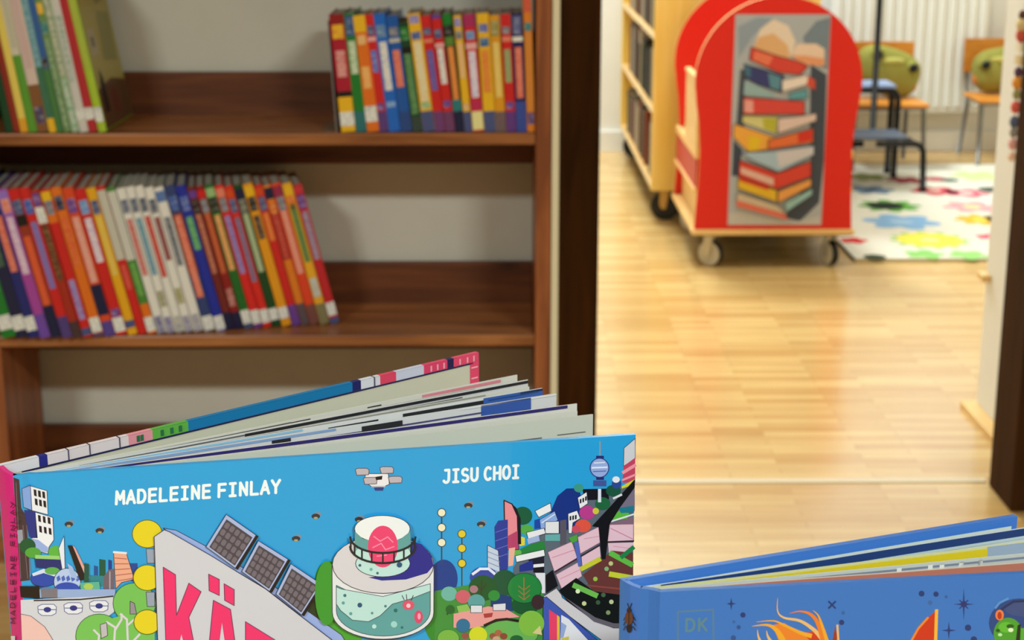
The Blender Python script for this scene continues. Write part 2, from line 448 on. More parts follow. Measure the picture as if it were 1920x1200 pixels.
# upper shelf, right half: a row of thin early-reader books
E1 = ('mark', 230, 300, SLATE)
UR = [
 ('crimson book with yellow foot', CRIM, [('band', 150, 220, DRED), ('mark', 225, 325, YEL, RED), ('title', 410, 600, (220, 150, 140), CRIM), ('band', 705, 745, BLK), ('band', 745, 1000, YEL), ('label', 855, 955)]),
 ('green book with pale title panel', GRN, [('mark', 165, 310, (45, 80, 130)), ('title', 345, 580, (205, 215, 180), GRN), ('band', 850, 1000, (40, 110, 110))]),
 ('orange book with white label', ORA, [('band', 150, 270, YEL), ('title', 290, 360, (235, 190, 120), ORA), ('title', 520, 680, (240, 180, 100), ORA), ('label', 810, 925)]),
 ('red book with short blue title', RED, [('mark', 230, 300, SLATE), ('band', 310, 340, PNK), ('title', 405, 565, (90, 110, 190), WHT), ('band', 850, 1000, (90, 60, 120)), ('mark', 790, 840, PUR)]),
 ('blue book with wide white title', BLU, [('mark', 230, 320, (90, 130, 170)), ('title', 350, 700, WHT, (110, 120, 190)), ('mark', 780, 820, (120, 160, 210))]),
 ('blue book with salmon title', (22, 84, 160), [('mark', 235, 300, GRY), ('band', 315, 345, LGRY), ('title', 400, 670, SAL, RED), ('band', 850, 1000, (40, 70, 130))]),
 ('short dark green book', DGRN, [('mark', 240, 330, GRN), ('band', 380, 430, BLK), ('title', 430, 870, (80, 130, 75), LGRN), ('band', 890, 1000, (52, 68, 60))]),
 ('yellow book with long cream title', YEL, [('mark', 165, 220, LAV), ('mark', 280, 335, (70, 90, 150)), ('title', 350, 780, (230, 215, 170), TAN), ('mark', 785, 830, LGRN), ('band', 850, 1000, SLATE)]),
 ('red book with long lavender title', RED, [('mark', 240, 290, SLATE), ('band', 320, 345, SAL), ('title', 400, 695, (105, 85, 160), LAV), ('band', 850, 1000, (110, 60, 110))]),
 ('red book with white title', RED, [('band', 150, 180, PUR), ('mark', 255, 320, SLATE), ('band', 355, 385, PNK), ('title', 390, 650, WHT, LAV), ('mark', 770, 820, PUR), ('band', 850, 1000, (110, 60, 100))]),
 ('black-and-green book with orange title', (30, 48, 30), [('band', 150, 230, GRN), ('mark', 240, 300, BLK), ('band', 315, 375, (90, 130, 50)), ('title', 385, 765, (228, 140, 60), ORA), ('band', 765, 850, TEAL), ('band', 850, 1000, DNAV)]),
 ('yellow book with peach title', YEL, [('mark', 170, 230, LAV), ('mark', 260, 320, GRY), ('title', 345, 605, (232, 185, 120), PNK), ('mark', 790, 830, TAN), ('band', 850, 1000, SLATE)]),
 ('red book with long white title and pale foot', RED, [('band', 150, 240, (170, 40, 90)), ('mark', 270, 330, (100, 140, 190)), ('band', 355, 400, PNK), ('title', 415, 750, (228, 215, 222), LAV), ('band', 770, 840, (190, 40, 80)), ('band', 850, 985, (232, 222, 150))]),
 ('thick yellow book with orange title', YEL, [('mark', 225, 285, (100, 110, 170)), ('mark', 325, 385, (30, 90, 140)), ('title', 410, 715, (230, 140, 50), ORD_), ('band', 850, 1000, SLATE)]),
 ('amber book with straw title', (222, 150, 25), [('mark', 190, 300, (150, 140, 70)), ('title', 345, 745, (232, 200, 110), YEL), ('band', 850, 1000, (110, 90, 90))]),
 ('red book with grey-green title', RED, [('mark', 240, 290, GRY), ('band', 310, 345, SAL), ('title', 400, 640, (150, 160, 105), LGRN), ('mark', 780, 830, PUR), ('band', 850, 1000, (95, 55, 125))]),
 ('dark navy book with salmon title', (34, 28, 84), [('mark', 170, 300, (90, 95, 140)), ('band', 315, 350, WHT), ('title', 390, 755, SAL, RED), ('band', 780, 1000, (55, 75, 150))]),
 ('tall plain orange book beside the side panel', (222, 125, 30), [('mark', 40, 150, (210, 80, 60), ORA), ('mark', 225, 285, TEAL), ('band', 300, 850, (214, 132, 50)), ('mark', 860, 945, (90, 70, 120))]),
]
URX = [160, 272, 355, 450, 518, 608, 695, 775, 868, 945, 1018, 1088, 1148, 1235, 1325, 1400, 1475, 1555, 1618]
URT = [100, 195, 270, 345, 420, 510, 600, 665, 760, 850, 920, 1005, 1085, 1175, 1280, 1345, 1440, 1515]
_rl = [math.atan((a - t) / 850) for a, t in zip(URX, URT)]
_rl = [sum(_rl[max(0, i - 1):i + 2]) / len(_rl[max(0, i - 1):i + 2]) for i in range(len(_rl))]
for i in range(16, 18): _rl[i] = [0.047, 0.036][i - 16]
spine_row(UR, 'early readers on the upper shelf', 'in upper right row',
          [600 + v / 4 for v in URX], None, SHELF[2], lambda i: 3.000, lambda i: 249,
          lambda i: {6: 0.198, 17: 0.262}.get(i, 0.212 + 0.002 * math.sin(i * 2.1)), lambda i: 0.165,
          lambda i: {6: 205, 17: -30}.get(i, 150), lambda i: 1000, lambda i: _rl[i])
# thin grey bookend at the open end of that row
x0 = at_y(630.5, 249, 3.0).x
r = thing('bookend', 'thin pale grey bookend at the left end of the early readers', 'bookend', (x0, 3.05, SHELF[2]))
b = MB(); b.hexa([(x0, 3.004, SHELF[2] + .0002), (x0 + .0012, 3.004, SHELF[2] + .0002), (x0 + .0012, 3.14, SHELF[2] + .0002), (x0, 3.14, SHELF[2] + .0002),
                  (x0 - .011, 3.004, SHELF[2] + .2), (x0 - .0098, 3.004, SHELF[2] + .2), (x0 - .0098, 3.14, SHELF[2] + .2), (x0 - .011, 3.14, SHELF[2] + .2)], paint((170, 166, 160), 0.4, metal=0.3))
b.build('upright', r)
b = MB(); b.box(x0 - 0.028, x0, 3.004, 3.14, SHELF[2] + 0.0001, SHELF[2] + 0.0011, paint((120, 90, 66), 0.5)); b.build('foot', r)

# middle shelf: tall leaning knowledge books
def mk(f, c=SLATE): return ('mark', f, f + 85, c)
LB = ('label', 965, 1055)
MS = [
 ('green book with pale green panel', GRN, [mk(215, (40, 70, 140)), ('title', 330, 815, (150, 190, 140), GRN), LB]),
 ('dark blue book with grey-green title', DNAV, [('band', 180, 330, NAV), mk(220), ('title', 345, 660, (60, 88, 70), LGRN), LB]),
 ('royal blue book with salmon title', NAV, [mk(220, PUR), ('title', 340, 685, SAL, RED), LB]),
 ('violet book with pale pink title', MAG, [('band', 180, 330, LIL), mk(230, SAL), ('title', 340, 695, (226, 195, 205), LIL), ('band', 950, 1105, (110, 70, 160))]),
 ('dark red book with orange title', (150, 50, 30), [('band', 180, 240, RED), mk(245), ('band', 335, 400, BLK), ('title', 465, 890, (222, 85, 45), ORA), ('band', 895, 1100, DNAV)]),
 ('red book with narrow lavender title', RED, [mk(240, (60, 90, 170)), ('title', 375, 785, (130, 110, 170), LAV), ('band', 960, 1105, (80, 60, 120))]),
 ('brown-and-red book with high white label', (165, 40, 24), [('mark', 190, 265, PUR), ('label', 272, 372), ('title', 385, 725, (90, 56, 28), TAN), ('band', 985, 1105, (70, 50, 50))]),
 ('red book with lavender title low down', RED, [('band', 180, 240, YEL), mk(235, GRY), ('band', 290, 370, ORA), ('title', 725, 975, (160, 140, 190), PUR), ('band', 1030, 1075, SLATE)]),
 ('orange book with white label', ORA, [mk(215, DNAV), ('title', 345, 640, (226, 110, 50), RED), LB, ('band', 1060, 1105, (95, 70, 100))]),
 ('orange-red book with pink title and black strip', (215, 70, 30), [mk(230, PUR), ('title', 340, 745, (230, 165, 145), SAL), ('band', 760, 950, DNAV), ('band', 990, 1105, (85, 65, 140))]),
 ('bright red book with white title', RED, [mk(230, (110, 150, 200)), ('title', 340, 615, (232, 212, 215), LAV), ('mark', 910, 960, PUR), LB]),
 ('yellow book with pale yellow title', (230, 165, 20), [mk(235, SLATE), ('title', 335, 700, (228, 190, 85), YEL), ('band', 985, 1030, SLATE)]),
 ('half grey half red book', RED, [('band', 180, 605, (198, 192, 172)), ('title', 640, 790, (215, 80, 65), RED)]),
 ('half grey half green book with orange foot', (70, 130, 50), [('band', 180, 605, (205, 200, 184)), ('band', 880, 1105, ORA), ('title', 620, 830, (110, 165, 75), GRN), LB]),
 ('white book with red dotted title', WHT, [mk(225, (105, 110, 130)), ('title', 345, 700, (205, 130, 120), RED), ('mark', 960, 1090, (120, 115, 150))]),
 ('white book with teal title', WHT, [mk(225, (95, 105, 120)), ('title', 345, 700, (120, 160, 175), TEAL), ('mark', 800, 900, (160, 155, 120)), ('mark', 965, 1090, (130, 125, 160))]),
 ('white book with red title', WHT, [mk(225, (90, 95, 110)), ('title', 335, 715, (200, 70, 62), SAL), ('mark', 960, 1090, LGRY, SLATE)]),
 ('white book with short dark red title', WHT, [mk(225, (90, 95, 110)), ('title', 335, 605, (150, 75, 75), GRY), ('mark', 780, 880, (165, 160, 110)), ('mark', 960, 1080, (150, 145, 165))]),
 ('white book with grey title', WHT, [('band', 175, 240, (90, 120, 170)), ('title', 335, 640, (130, 132, 138), BLK), ('mark', 950, 1080, (165, 160, 165))]),
 ('blue-and-brown book with long salmon title', (45, 62, 112), [('band', 320, 700, (128, 62, 60)), mk(215, (60, 90, 160)), ('title', 335, 845, (230, 135, 105), RED), LB]),
 ('blue book with green title', (22, 42, 150), [mk(215, (80, 100, 170)), ('title', 340, 545, (110, 175, 115), GRN), LB, ('mark', 1060, 1100, (60, 90, 190))]),
 ('brown book with dusty pink title', (110, 32, 28), [('band', 170, 215, PUR), mk(230, BLK), ('title', 315, 690, (180, 100, 80), TAN), ('band', 940, 1080, DNAV)]),
 ('dark red book with orange-brown title', DRED, [('band', 170, 220, RED), mk(225, GRY), ('title', 310, 690, (190, 90, 50), ORA), ('mark', 790, 900, (180, 110, 100)), ('band', 940, 1080, DNAV)]),
 ('green book with tan title', (24, 100, 36), [('band', 165, 220, LGRN), mk(225, BLK), ('title', 330, 675, TAN, ORA), ('label', 930, 1015), ('band', 1020, 1075, SLATE)]),
 ('bright red book with lavender title', (215, 32, 30), [('band', 160, 215, SAL), mk(220, GRY), ('title', 330, 695, (150, 130, 185), PUR), ('label', 930, 1015), ('band', 1020, 1070, PUR)]),
 ('bright red book with grey speckled title', (215, 36, 28), [('band', 160, 215, ORD_), mk(220, SLATE), ('title', 335, 745, (130, 105, 130), LAV), ('label', 925, 1010)]),
 ('dark green book with pale title', (14, 66, 28), [('band', 165, 320, DNAV), mk(230, (110, 110, 90)), ('title', 320, 685, (170, 180, 140), LGRN), ('label', 920, 995)]),
 ('yellow book with black title top', (228, 150, 22), [('band', 155, 215, YEL), mk(220, BLK), ('title', 335, 480, (70, 55, 50), TAN), ('label', 915, 985)]),
 ('red book with orange title', RED, [('band', 155, 200, ORD_), mk(210, SLATE), ('title', 310, 485, (228, 125, 55), ORA), ('band', 900, 1050, PUR)]),
 ('orange book with dark red title', (222, 120, 30), [('band', 150, 220, DNAV), ('band', 300, 605, (170, 45, 34)), mk(230, ORA), ('title', 320, 590, (190, 60, 50), SAL), ('band', 890, 1050, (90, 75, 80))]),
 ('orange-red book with long pink title', (222, 62, 30), [('band', 150, 220, (150, 40, 70)), mk(215, GRY), ('title', 300, 700, (228, 150, 125), SAL), ('band', 900, 1045, (120, 70, 60))]),
 ('yellow-and-green book', (230, 165, 35), [('band', 150, 205, YEL), mk(210, ORA), ('title', 260, 625, (105, 130, 70), GRN), ('mark', 730, 850, LGRY), ('band', 895, 1030, (130, 120, 80))]),
 ('crimson book with pale speckled title leaning outermost', (190, 26, 38), [('band', 140, 180, (200, 50, 60)), mk(195, PUR), ('title', 300, 605, (160, 140, 155), PUR), ('label', 885, 970), ('band', 985, 1020, SLATE)]),
]
MSX = [4.5, 33, 56, 75, 97, 118, 139, 155, 176, 197, 218, 243, 260, 278, 296, 315, 331, 348, 365, 384, 405, 429, 440, 459, 477, 494, 512, 527, 551, 566, 580, 602, 620, 638]
MSX = [MSX[0]] + [0.5 * v + 0.25 * (MSX[i] + MSX[i + 2]) for i, v in enumerate(MSX[1:-1])] + [MSX[-1]]
_my = lambda i: 2.972 + 0.099 * max(0, (i - 6) / 26.0)
spine_row(MS, 'knowledge books on the middle shelf', 'on the middle shelf', MSX, None, SHELF[1], _my, lambda i: 635 - 30 * max(0, (i - 6) / 26.0),
          lambda i: 0.290 - 0.009 * i / 32 + 0.002 * math.sin(i * 1.7), lambda i: 0.195 - 0.045 * i / 32, lambda i: 175 - 45 * i / 32, lambda i: 1105 - 85 * i / 32,
          lambda i: math.radians(11.6 + 1.6 * i / 32), lambda i: math.radians(5.0 + 7.0 * i / 32))

# upper shelf, left half: tall picture books
UL = [
 ('dark green picture book', DGRN, [('band', -200, 380, (10, 24, 16))]),
 ('red-brown picture book', (140, 40, 26), [('band', -200, 260, (90, 26, 24))]),
 ('yellow picture book', (228, 200, 90), [('band', 880, 1000, (226, 160, 40))]),
 ('bright green picture book with pale top', (90, 150, 45), [('band', -200, 430, (205, 196, 170)), ('title', -80, 380, (190, 180, 150), LGRY)]),
 ('pink-white picture book with brown foot', (214, 188, 172), [('band', 640, 1000, (130, 84, 46)), ('mark', 800, 920, (70, 60, 90)), ('title', -60, 520, (205, 170, 160), LGRY)]),
 ('pale teal picture book', (120, 165, 165), [('band', 880, 1000, YEL), ('band', 500, 880, (60, 110, 80)), ('title', -60, 460, (100, 150, 160), WHT)]),
 ('blue picture book with green foot', (52, 92, 150), [('mark', 450, 520, BLK), ('band', 530, 1000, (70, 120, 62))]),
 ('patterned green picture book', (110, 140, 80), [('mark', 40, 120, YEL), ('mark', 180, 260, TEAL), ('title', 300, 960, (140, 165, 120), DGRN)]),
 ('green-and-white patterned picture book', (150, 170, 130), [('title', -60, 560, (190, 190, 160), DGRN), ('mark', 600, 980, (180, 195, 170), GRN)]),
 ('pale grey picture book', (205, 198, 186), [('title', 150, 620, (190, 190, 178), GRN), ('label', 820, 890)]),
 ('slim red picture book', (178, 40, 46), [('label', 800, 890)]),
]
ULX = [10, 26, 39, 54, 71, 93, 107, 120, 135, 150, 167, 184]
ull = lambda i: math.radians(7.8 + 1.4 * i / 11)
spine_row(UL, 'picture books on the upper shelf', 'in upper left row', ULX, None, SHELF[2], lambda i: 3.0, lambda i: 246,
          lambda i: 0.30 + 0.006 * math.sin(i * 2.3), lambda i: 0.215, lambda i: -215, lambda i: 985, ull)
xa = at_y(185, 246, 3.0).x; xb = at_y(201, 246, 3.0).x
ln = math.radians(9.6)
bk = make_book('lime green picture book with its illustrated cover facing the empty shelf space', 'picture books on the upper shelf', xa, 3.0, SHELF[2] + 0.0004, ln,
               (xb - xa) * math.cos(ln) - 0.0006, 0.295, 0.225, LIME, [('label', 0.845, 0.935), ('title', 0.1, 0.6, (170, 180, 60), LIME)])
# its printed front cover: brown-green wood scene
w_ = (xb - xa) * math.cos(ln) - 0.0006
q = MB()
def cov(pts, col, o):
    q.face([(w_ + o, yy, zz) for yy, zz in pts], paint(col, 0.4))
cov([(0.008, 0.002), (0.222, 0.002), (0.222, 0.293), (0.008, 0.293)], (184, 170, 84), 0.0002)
cov([(0.008, 0.002), (0.222, 0.002), (0.222, 0.07), (0.12, 0.085), (0.008, 0.075)], (104, 72, 44), 0.0004)
cov([(0.03, 0.03), (0.06, 0.03), (0.062, 0.09), (0.045, 0.11), (0.03, 0.08)], (30, 20, 16), 0.0006)
cov([(0.02, 0.135), (0.075, 0.135), (0.07, 0.18), (0.025, 0.185)], (190, 178, 140), 0.0004)
cov([(0.04, 0.15), (0.055, 0.15), (0.055, 0.168), (0.04, 0.168)], (60, 60, 50), 0.0006)
cov([(0.10, 0.12), (0.20, 0.11), (0.21, 0.20), (0.12, 0.21)], (150, 146, 74), 0.0004)
cov([(0.13, 0.22), (0.222, 0.23), (0.222, 0.293), (0.10, 0.293)], (150, 138, 64), 0.0004)
cov([(0.10, 0.02), (0.13, 0.02), (0.13, 0.06), (0.10, 0.07)], (120, 46, 40), 0.0006)
f = q.build('cover_picture'); f.parent = bk

# ================================================================== FAR ROOM
# ------------------------------------------------------------------ radiator
RW = paint((238, 234, 222), 0.4)
rx0, rx1 = 1.58, 2.325
rd = thing('radiator', 'white ribbed panel radiator on the far wall', 'radiator', (1.95, 7.88, 0.19))
b = MB(); b.box(rx0, rx1, 7.86, 7.90, 0.195, 0.95, RW); b.build('panel', rd, bevel=0.008)
n = 15
for i in range(n):
    x = rx0 + 0.03 + i * (rx1 - rx0 - 0.06) / (n - 1)
    b = MB(); b.prism([(x - 0.017, 7.8602, 0.225), (x - 0.011, 7.848, 0.225), (x + 0.011, 7.848, 0.225), (x + 0.017, 7.8602, 0.225)], (0, 0, 0.695), RW); b.build('rib', rd, bevel=0.003)
b = MB(); b.box(rx0 + 0.1, rx0 + 0.14, 7.90, 7.9495, 0.3, 0.8, RW); b.box(rx1 - 0.14, rx1 - 0.1, 7.90, 7.9495, 0.3, 0.8, RW); b.build('wall_bracket', rd)

# ------------------------------------------------------------------ maple shelf trolley
MAPLE = wood('maple_veneer', (240, 198, 92), (250, 216, 126), (10, 10, 1.0), 1.6, 0.38)
MAPLE2 = wood('maple_shelf', (214, 160, 84), (232, 186, 116), (1, 1, 1), 3, 0.4)
EDGE = paint((236, 208, 160), 0.45)
CAST = paint((16, 16, 15), 0.5)
STEEL = paint((178, 170, 152), 0.3, metal=0.8)
t0 = Vector((0.90, 7.0, 0))
tr = thing('book_trolley', 'tall maple double-sided shelf trolley with black castors behind the red cart', 'book trolley', t0)
TX0, TX1, TY0, TY1 = 0.592, 1.21, 6.235, 7.86
for y0, y1 in ((TY0, TY0 + 0.022), (TY1 - 0.022, TY1)):
    b = MB(); b.box(TX0, TX1, y0, y1, 0.126, 1.25, MAPLE); b.build('end_panel', tr, bevel=0.003)
TS = [0.130, 0.418, 0.698, 0.98]
for z in TS + [1.228]:
    b = MB(); b.box(TX0 + 0.004, TX1 - 0.004, TY0 + 0.0225, TY1 - 0.0225, z, z + 0.018, MAPLE2)
    b.box(TX0 + 0.002, TX0 + 0.0045, TY0 + 0.0225, TY1 - 0.0225, z - 0.001, z + 0.019, EDGE); b.build('shelf', tr)
b = MB(); b.box(0.895, 0.907, TY0 + 0.0225, TY1 - 0.0225, 0.16, 1.228, wood('maple_back', (150, 84, 34), (176, 104, 48), (1, 1, 10), 2, 0.5)); b.build('centre_panel', tr)
b = MB(); b.box(TX0 + 0.008, TX1 - 0.008, TY0 + 0.024, TY1 - 0.024, 0.1262, 0.1294, paint((34, 24, 16), 0.7)); b.build('shade_board', tr)  # dark board added to deepen the shade under the trolley
def castor(parent, x, y, ztop, r, wheel, fork, wide=0.03, turn=0.0):
    c = MB(); c.box(x - 0.03, x + 0.03, y - 0.03, y + 0.03, ztop - 0.004, ztop - 0.0002, STEEL)
    for sgn in (-1, 1):
        dx, dy = math.cos(turn) * (wide / 2 + 0.004) * sgn, math.sin(turn) * (wide / 2 + 0.004) * sgn
        ux, uy = math.cos(turn), math.sin(turn)
        c.prism([Vector((x + dx - ux * 0.0015, y + dy - uy * 0.0015, 0)) + Vector((-uy * a, ux * a, h)) for a, h in ((-0.018, ztop - 0.004), (0.018, ztop - 0.004), (0.020, r + 0.006), (0.010, r - 0.012), (-0.006, r - 0.010))],
                (ux * 0.003, uy * 0.003, 0), fork)
    o = c.build('castor', parent)
    w = MB(); ux, uy = math.cos(turn), math.sin(turn)
    rim = [(x - ux * wide / 2 - uy * r * math.cos(a), y - uy * wide / 2 + ux * r * math.cos(a), r + 0.0003 + r * math.sin(a)) for a in [2 * math.pi * k / 28 for k in range(28)]]
    w.prism(rim, (ux * wide, uy * wide, 0), wheel, CAST)
    ho = w.build('wheel', o, bevel=0.003)
    return o
for x in (TX0 + 0.065, TX1 - 0.065):
    for y in (TY0 + 0.075, TY1 - 0.1): castor(tr, x, y, 0.126, 0.056, CAST, paint((205, 160, 80), 0.5), 0.034, 1.25)

# books on the trolley's open side
tcol = [((86, 56, 40), 'brown'), ((176, 160, 132), 'cream'), ((40, 34, 30), 'black'), ((110, 88, 62), 'olive-brown'), ((52, 66, 40), 'dark green'), ((140, 70, 48), 'rust'), ((92, 92, 96), 'grey'), ((190, 178, 160), 'off-white'), ((66, 40, 32), 'dark brown')]
sh_name = ['lowest', 'second', 'third', 'top']
rnd = random.Random(3)
for si, z in enumerate(TS[:3]):
    y = TY0 + 0.06; k = 0
    while y < TY1 - 0.25:
        wd = rnd.uniform(0.018, 0.045); hgt = rnd.uniform(0.17, 0.225); c, nm = tcol[(k * 5 + si * 3) % 9]
        if si == 1 and 6 < k < 20: c, nm = ((22, 26, 18), 'black-green')
        dp = rnd.uniform(0.14, 0.17); xf = 0.606 + 0.012 * ((k * 7) % 5) / 5
        b = MB(); b.box(xf, xf + dp, y, y + wd, z + 0.0184, z + 0.0184 + hgt, paint(c, 0.5))
        b.box(xf + 0.004, xf + dp - 0.004, y + 0.002, y + wd - 0.002, z + 0.0184 + hgt, z + 0.0189 + hgt, page_edges())
        o = b.build('book', base=(xf, y, z + 0.0184))
        tag(o, '%s book in the row on the %s shelf of the maple trolley' % (nm, sh_name[si]), 'book', '%s books on the %s trolley shelf' % (nm, sh_name[si]))
        y += wd + 0.001 + (0.12 if (si == 0 and k == 9) else 0); k += 1

# ------------------------------------------------------------------ red book cart
CRED = paint((226, 38, 26), 0.42)
CRED2 = paint((190, 24, 20), 0.45)
BIRCH = wood('birch_ply', (226, 180, 108), (240, 200, 134), (1, 1, 6), 3, 0.42)
BEDGE = paint((240, 196, 128), 0.5)
ct = thing('book_cart', 'low red book cart with arched end panels on castors, standing on the parquet', 'book cart', (0.94, 5.82, 0))
cx = 0.938
b = MB(); b.box(0.664, 1.214, 5.478, 6.165, 0.116, 0.134, BIRCH); b.build('base_board', ct, bevel=0.002)
b = MB(); b.box(0.672, 1.206, 5.486, 6.157, 0.1125, 0.1158, paint((34, 24, 16), 0.7)); b.build('shade_board', ct)  # dark board added so the floor below the cart goes dark
def arch(y):
    P = [(cx - 0.268, 0.1345), (cx - 0.258, 0.30), (cx - 0.255, 0.40), (cx - 0.262, 0.50), (cx - 0.272, 0.565)]
    A = [(cx + 0.278 * math.cos(a), 0.635 + 0.278 * math.sin(a)) for a in [math.pi * (1.06 - 1.12 * k / 30) for k in range(31)]]
    return [(x, y, z) for x, z in P + A + [(2 * cx - x, z) for x, z in P[::-1]]]
for y in (5.492, 6.135):
    b = MB(); b.prism(arch(y), (0, 0.018, 0), CRED, BEDGE); e = b.build('end_panel', ct)
for y, x in ((5.53, 0.735), (5.53, 1.142), (6.11, 0.735), (6.11, 1.142)):
    castor(ct, x, y, 0.1123, 0.043, paint((196, 184, 160), 0.45), STEEL, 0.028, 0.9 if x < 1 else 0.35)
# tiers
yA, yB = 5.5105, 6.1345
b = MB(); b.box(0.700, 1.176, yA, yB, 0.385, 0.397, BIRCH); b.box(0.671, 0.684, yA, yB, 0.372, 0.396, BEDGE); b.box(1.192, 1.205, yA, yB, 0.372, 0.396, BEDGE)
b.box(0.684, 0.700, yA, yB, 0.376, 0.390, BIRCH); b.box(1.176, 1.192, yA, yB, 0.376, 0.390, BIRCH); b.build('upper_tray', ct)
b = MB(); b.box(0.674, 0.684, yA, yB, 0.270, 0.372, CRED2); b.build('side_board', ct)
b = MB(); b.box(1.192, 1.202, yA, yB, 0.270, 0.372, CRED2); b.build('side_board', ct)
b = MB(); b.box(0.668, 0.686, yA, yB, 0.258, 0.270, BEDGE); b.box(1.190, 1.208, yA, yB, 0.258, 0.270, BEDGE); b.box(0.686, 1.190, yA, yB, 0.260, 0.268, BIRCH); b.build('lower_tray', ct)
for xw in (0.70, 1.166):
    b = MB(); b.box(xw, xw + 0.01, yA, yB, 0.1345, 0.2595, BIRCH); b.build('bin_wall', ct)
b = MB(); b.box(0.672, 0.682, 5.5105, 5.85, 0.3965, 0.63, BIRCH); b.box(0.668, 0.686, 5.5105, 5.85, 0.630, 0.642, BEDGE); b.build('bin_front', ct)
b = MB(); b.box(0.686, 1.19, 5.84, 5.852, 0.3975, 0.62, BIRCH); b.build('divider', ct)
# picture of a stack of books on the front panel
pm = MB(); Yp = 5.492
A = Art((0, Yp, 0), (0, -1, 0), 0.0003, pm, 0.0, rough=0.4)
A.poly((176, 180, 188), [(1379, 27), (1558, 27), (1540, 422), (1364, 422)])
A.poly((120, 135, 150), [(1530, 40), (1557, 32), (1552, 130), (1520, 120), (1505, 70)])
A.poly((146, 158, 176), [(1383, 50), (1420, 32), (1450, 34), (1410, 70), (1385, 110)])
A.poly((66, 74, 90), [(1520, 120), (1550, 140), (1545, 300), (1536, 380), (1500, 415), (1470, 408), (1520, 330), (1518, 240)])
A.poly((70, 78, 92), [(1388, 130), (1400, 130), (1396, 240), (1380, 240)])
A.poly((60, 70, 90), [(1375, 262), (1392, 280), (1384, 330), (1372, 330)])
A.poly((196, 192, 190), [(1366, 400), (1390, 398), (1480, 418), (1538, 405), (1539, 421), (1365, 421)])
A.poly((232, 212, 196), [(1412, 90), (1425, 55), (1450, 36), (1478, 48), (1492, 78), (1482, 108), (1460, 100)])
A.poly((226, 176, 128), [(1412, 90), (1422, 70), (1450, 62), (1476, 84), (1482, 110), (1450, 102)])
A.poly((236, 206, 186), [(1484, 100), (1495, 82), (1530, 82), (1546, 92), (1546, 122), (1500, 118)])
A.poly((232, 158, 116), [(1484, 104), (1510, 104), (1546, 110), (1544, 124), (1500, 120)])
def slab(l, r, y0, y1, y2, y3, c, dark=(52, 48, 58)):
    """a drawn book: left top/bottom, right top/bottom"""
    A.poly(c, [(l, y0), (r, y1), (r, y3), (l, y2)], dark, 1.6)
A.poly((214, 70, 60), [(1408, 88), (1455, 104), (1500, 116), (1515, 124), (1500, 140), (1460, 136), (1405, 112)], (60, 40, 46), 1.6)
A.poly((232, 120, 90), [(1415, 95), (1450, 106), (1440, 124), (1412, 112)])
A.poly((58, 62, 120), [(1395, 120), (1430, 130), (1470, 142), (1466, 174), (1420, 158), (1398, 146)], (40, 40, 60), 1.6)
A.poly((70, 110, 140), [(1395, 122), (1408, 126), (1408, 146), (1397, 142)])
A.poly((92, 140, 160), [(1440, 136), (1464, 144), (1462, 170), (1444, 164)])
A.poly((236, 222, 216), [(1466, 150), (1515, 140), (1514, 158), (1466, 172)], (70, 60, 66), 1.4)
A.poly((210, 80, 64), [(1515, 142), (1528, 150), (1528, 168), (1512, 160)])
A.poly((150, 178, 186), [(1396, 150), (1420, 160), (1452, 176), (1452, 182), (1394, 178)])
A.poly((96, 160, 176), [(1478, 176), (1512, 166), (1514, 184), (1480, 186)], (60, 60, 70), 1.2)
slab(1393, 1508, 182, 190, 214, 214, (216, 72, 66)); A.poly((232, 160, 155), [(1395, 186), (1412, 188), (1412, 212), (1395, 210)])
A.poly((214, 208, 146), [(1392, 216), (1460, 218), (1456, 252), (1392, 230)], (70, 66, 60), 1.4); A.poly((186, 182, 60), [(1430, 222), (1456, 222), (1454, 248), (1432, 240)])
A.poly((222, 196, 192), [(1458, 222), (1508, 216), (1530, 212), (1530, 226), (1458, 250)], (80, 70, 74), 1.4)
A.poly((238, 170, 72), [(1376, 232), (1420, 246), (1456, 258), (1440, 280), (1404, 286), (1374, 256)], (80, 64, 60), 1.4)
A.poly((230, 190, 40), [(1404, 254), (1428, 258), (1420, 282), (1402, 282)])
A.poly((226, 112, 62), [(1440, 262), (1524, 240), (1524, 266), (1440, 280)], (70, 50, 50), 1.4); A.poly((212, 52, 40), [(1496, 249), (1522, 242), (1522, 262), (1496, 268)])
A.poly((166, 190, 212), [(1388, 286), (1450, 282), (1526, 272), (1526, 290), (1460, 322), (1410, 300)], (64, 68, 90), 1.6)
A.poly((206, 200, 210), [(1455, 284), (1524, 275), (1524, 288), (1460, 314)])
A.poly((214, 66, 54), [(1386, 300), (1456, 324), (1520, 302), (1520, 330), (1456, 354), (1384, 330)], (70, 40, 44), 1.6)
A.poly((222, 180, 168), [(1388, 312), (1450, 334), (1450, 348), (1388, 324)])
A.poly((226, 182, 46), [(1384, 332), (1456, 356), (1456, 378), (1382, 352)], (84, 66, 40), 1.4)
A.poly((214, 60, 40), [(1386, 332), (1440, 350), (1440, 356), (1386, 338)])
A.poly((232, 160, 84), [(1458, 358), (1520, 334), (1520, 348), (1458, 380)], (84, 66, 50), 1.4)
A.poly((206, 186, 160), [(1382, 360), (1456, 384), (1470, 396), (1466, 402), (1380, 378)], (84, 66, 60), 1.2)
A.poly((150, 190, 190), [(1470, 380), (1522, 352), (1522, 364), (1474, 396)], (60, 66, 70), 1.2)
A.poly((222, 112, 92), [(1380, 374), (1470, 400), (1478, 412), (1380, 386)])
pm.build('picture', ct)

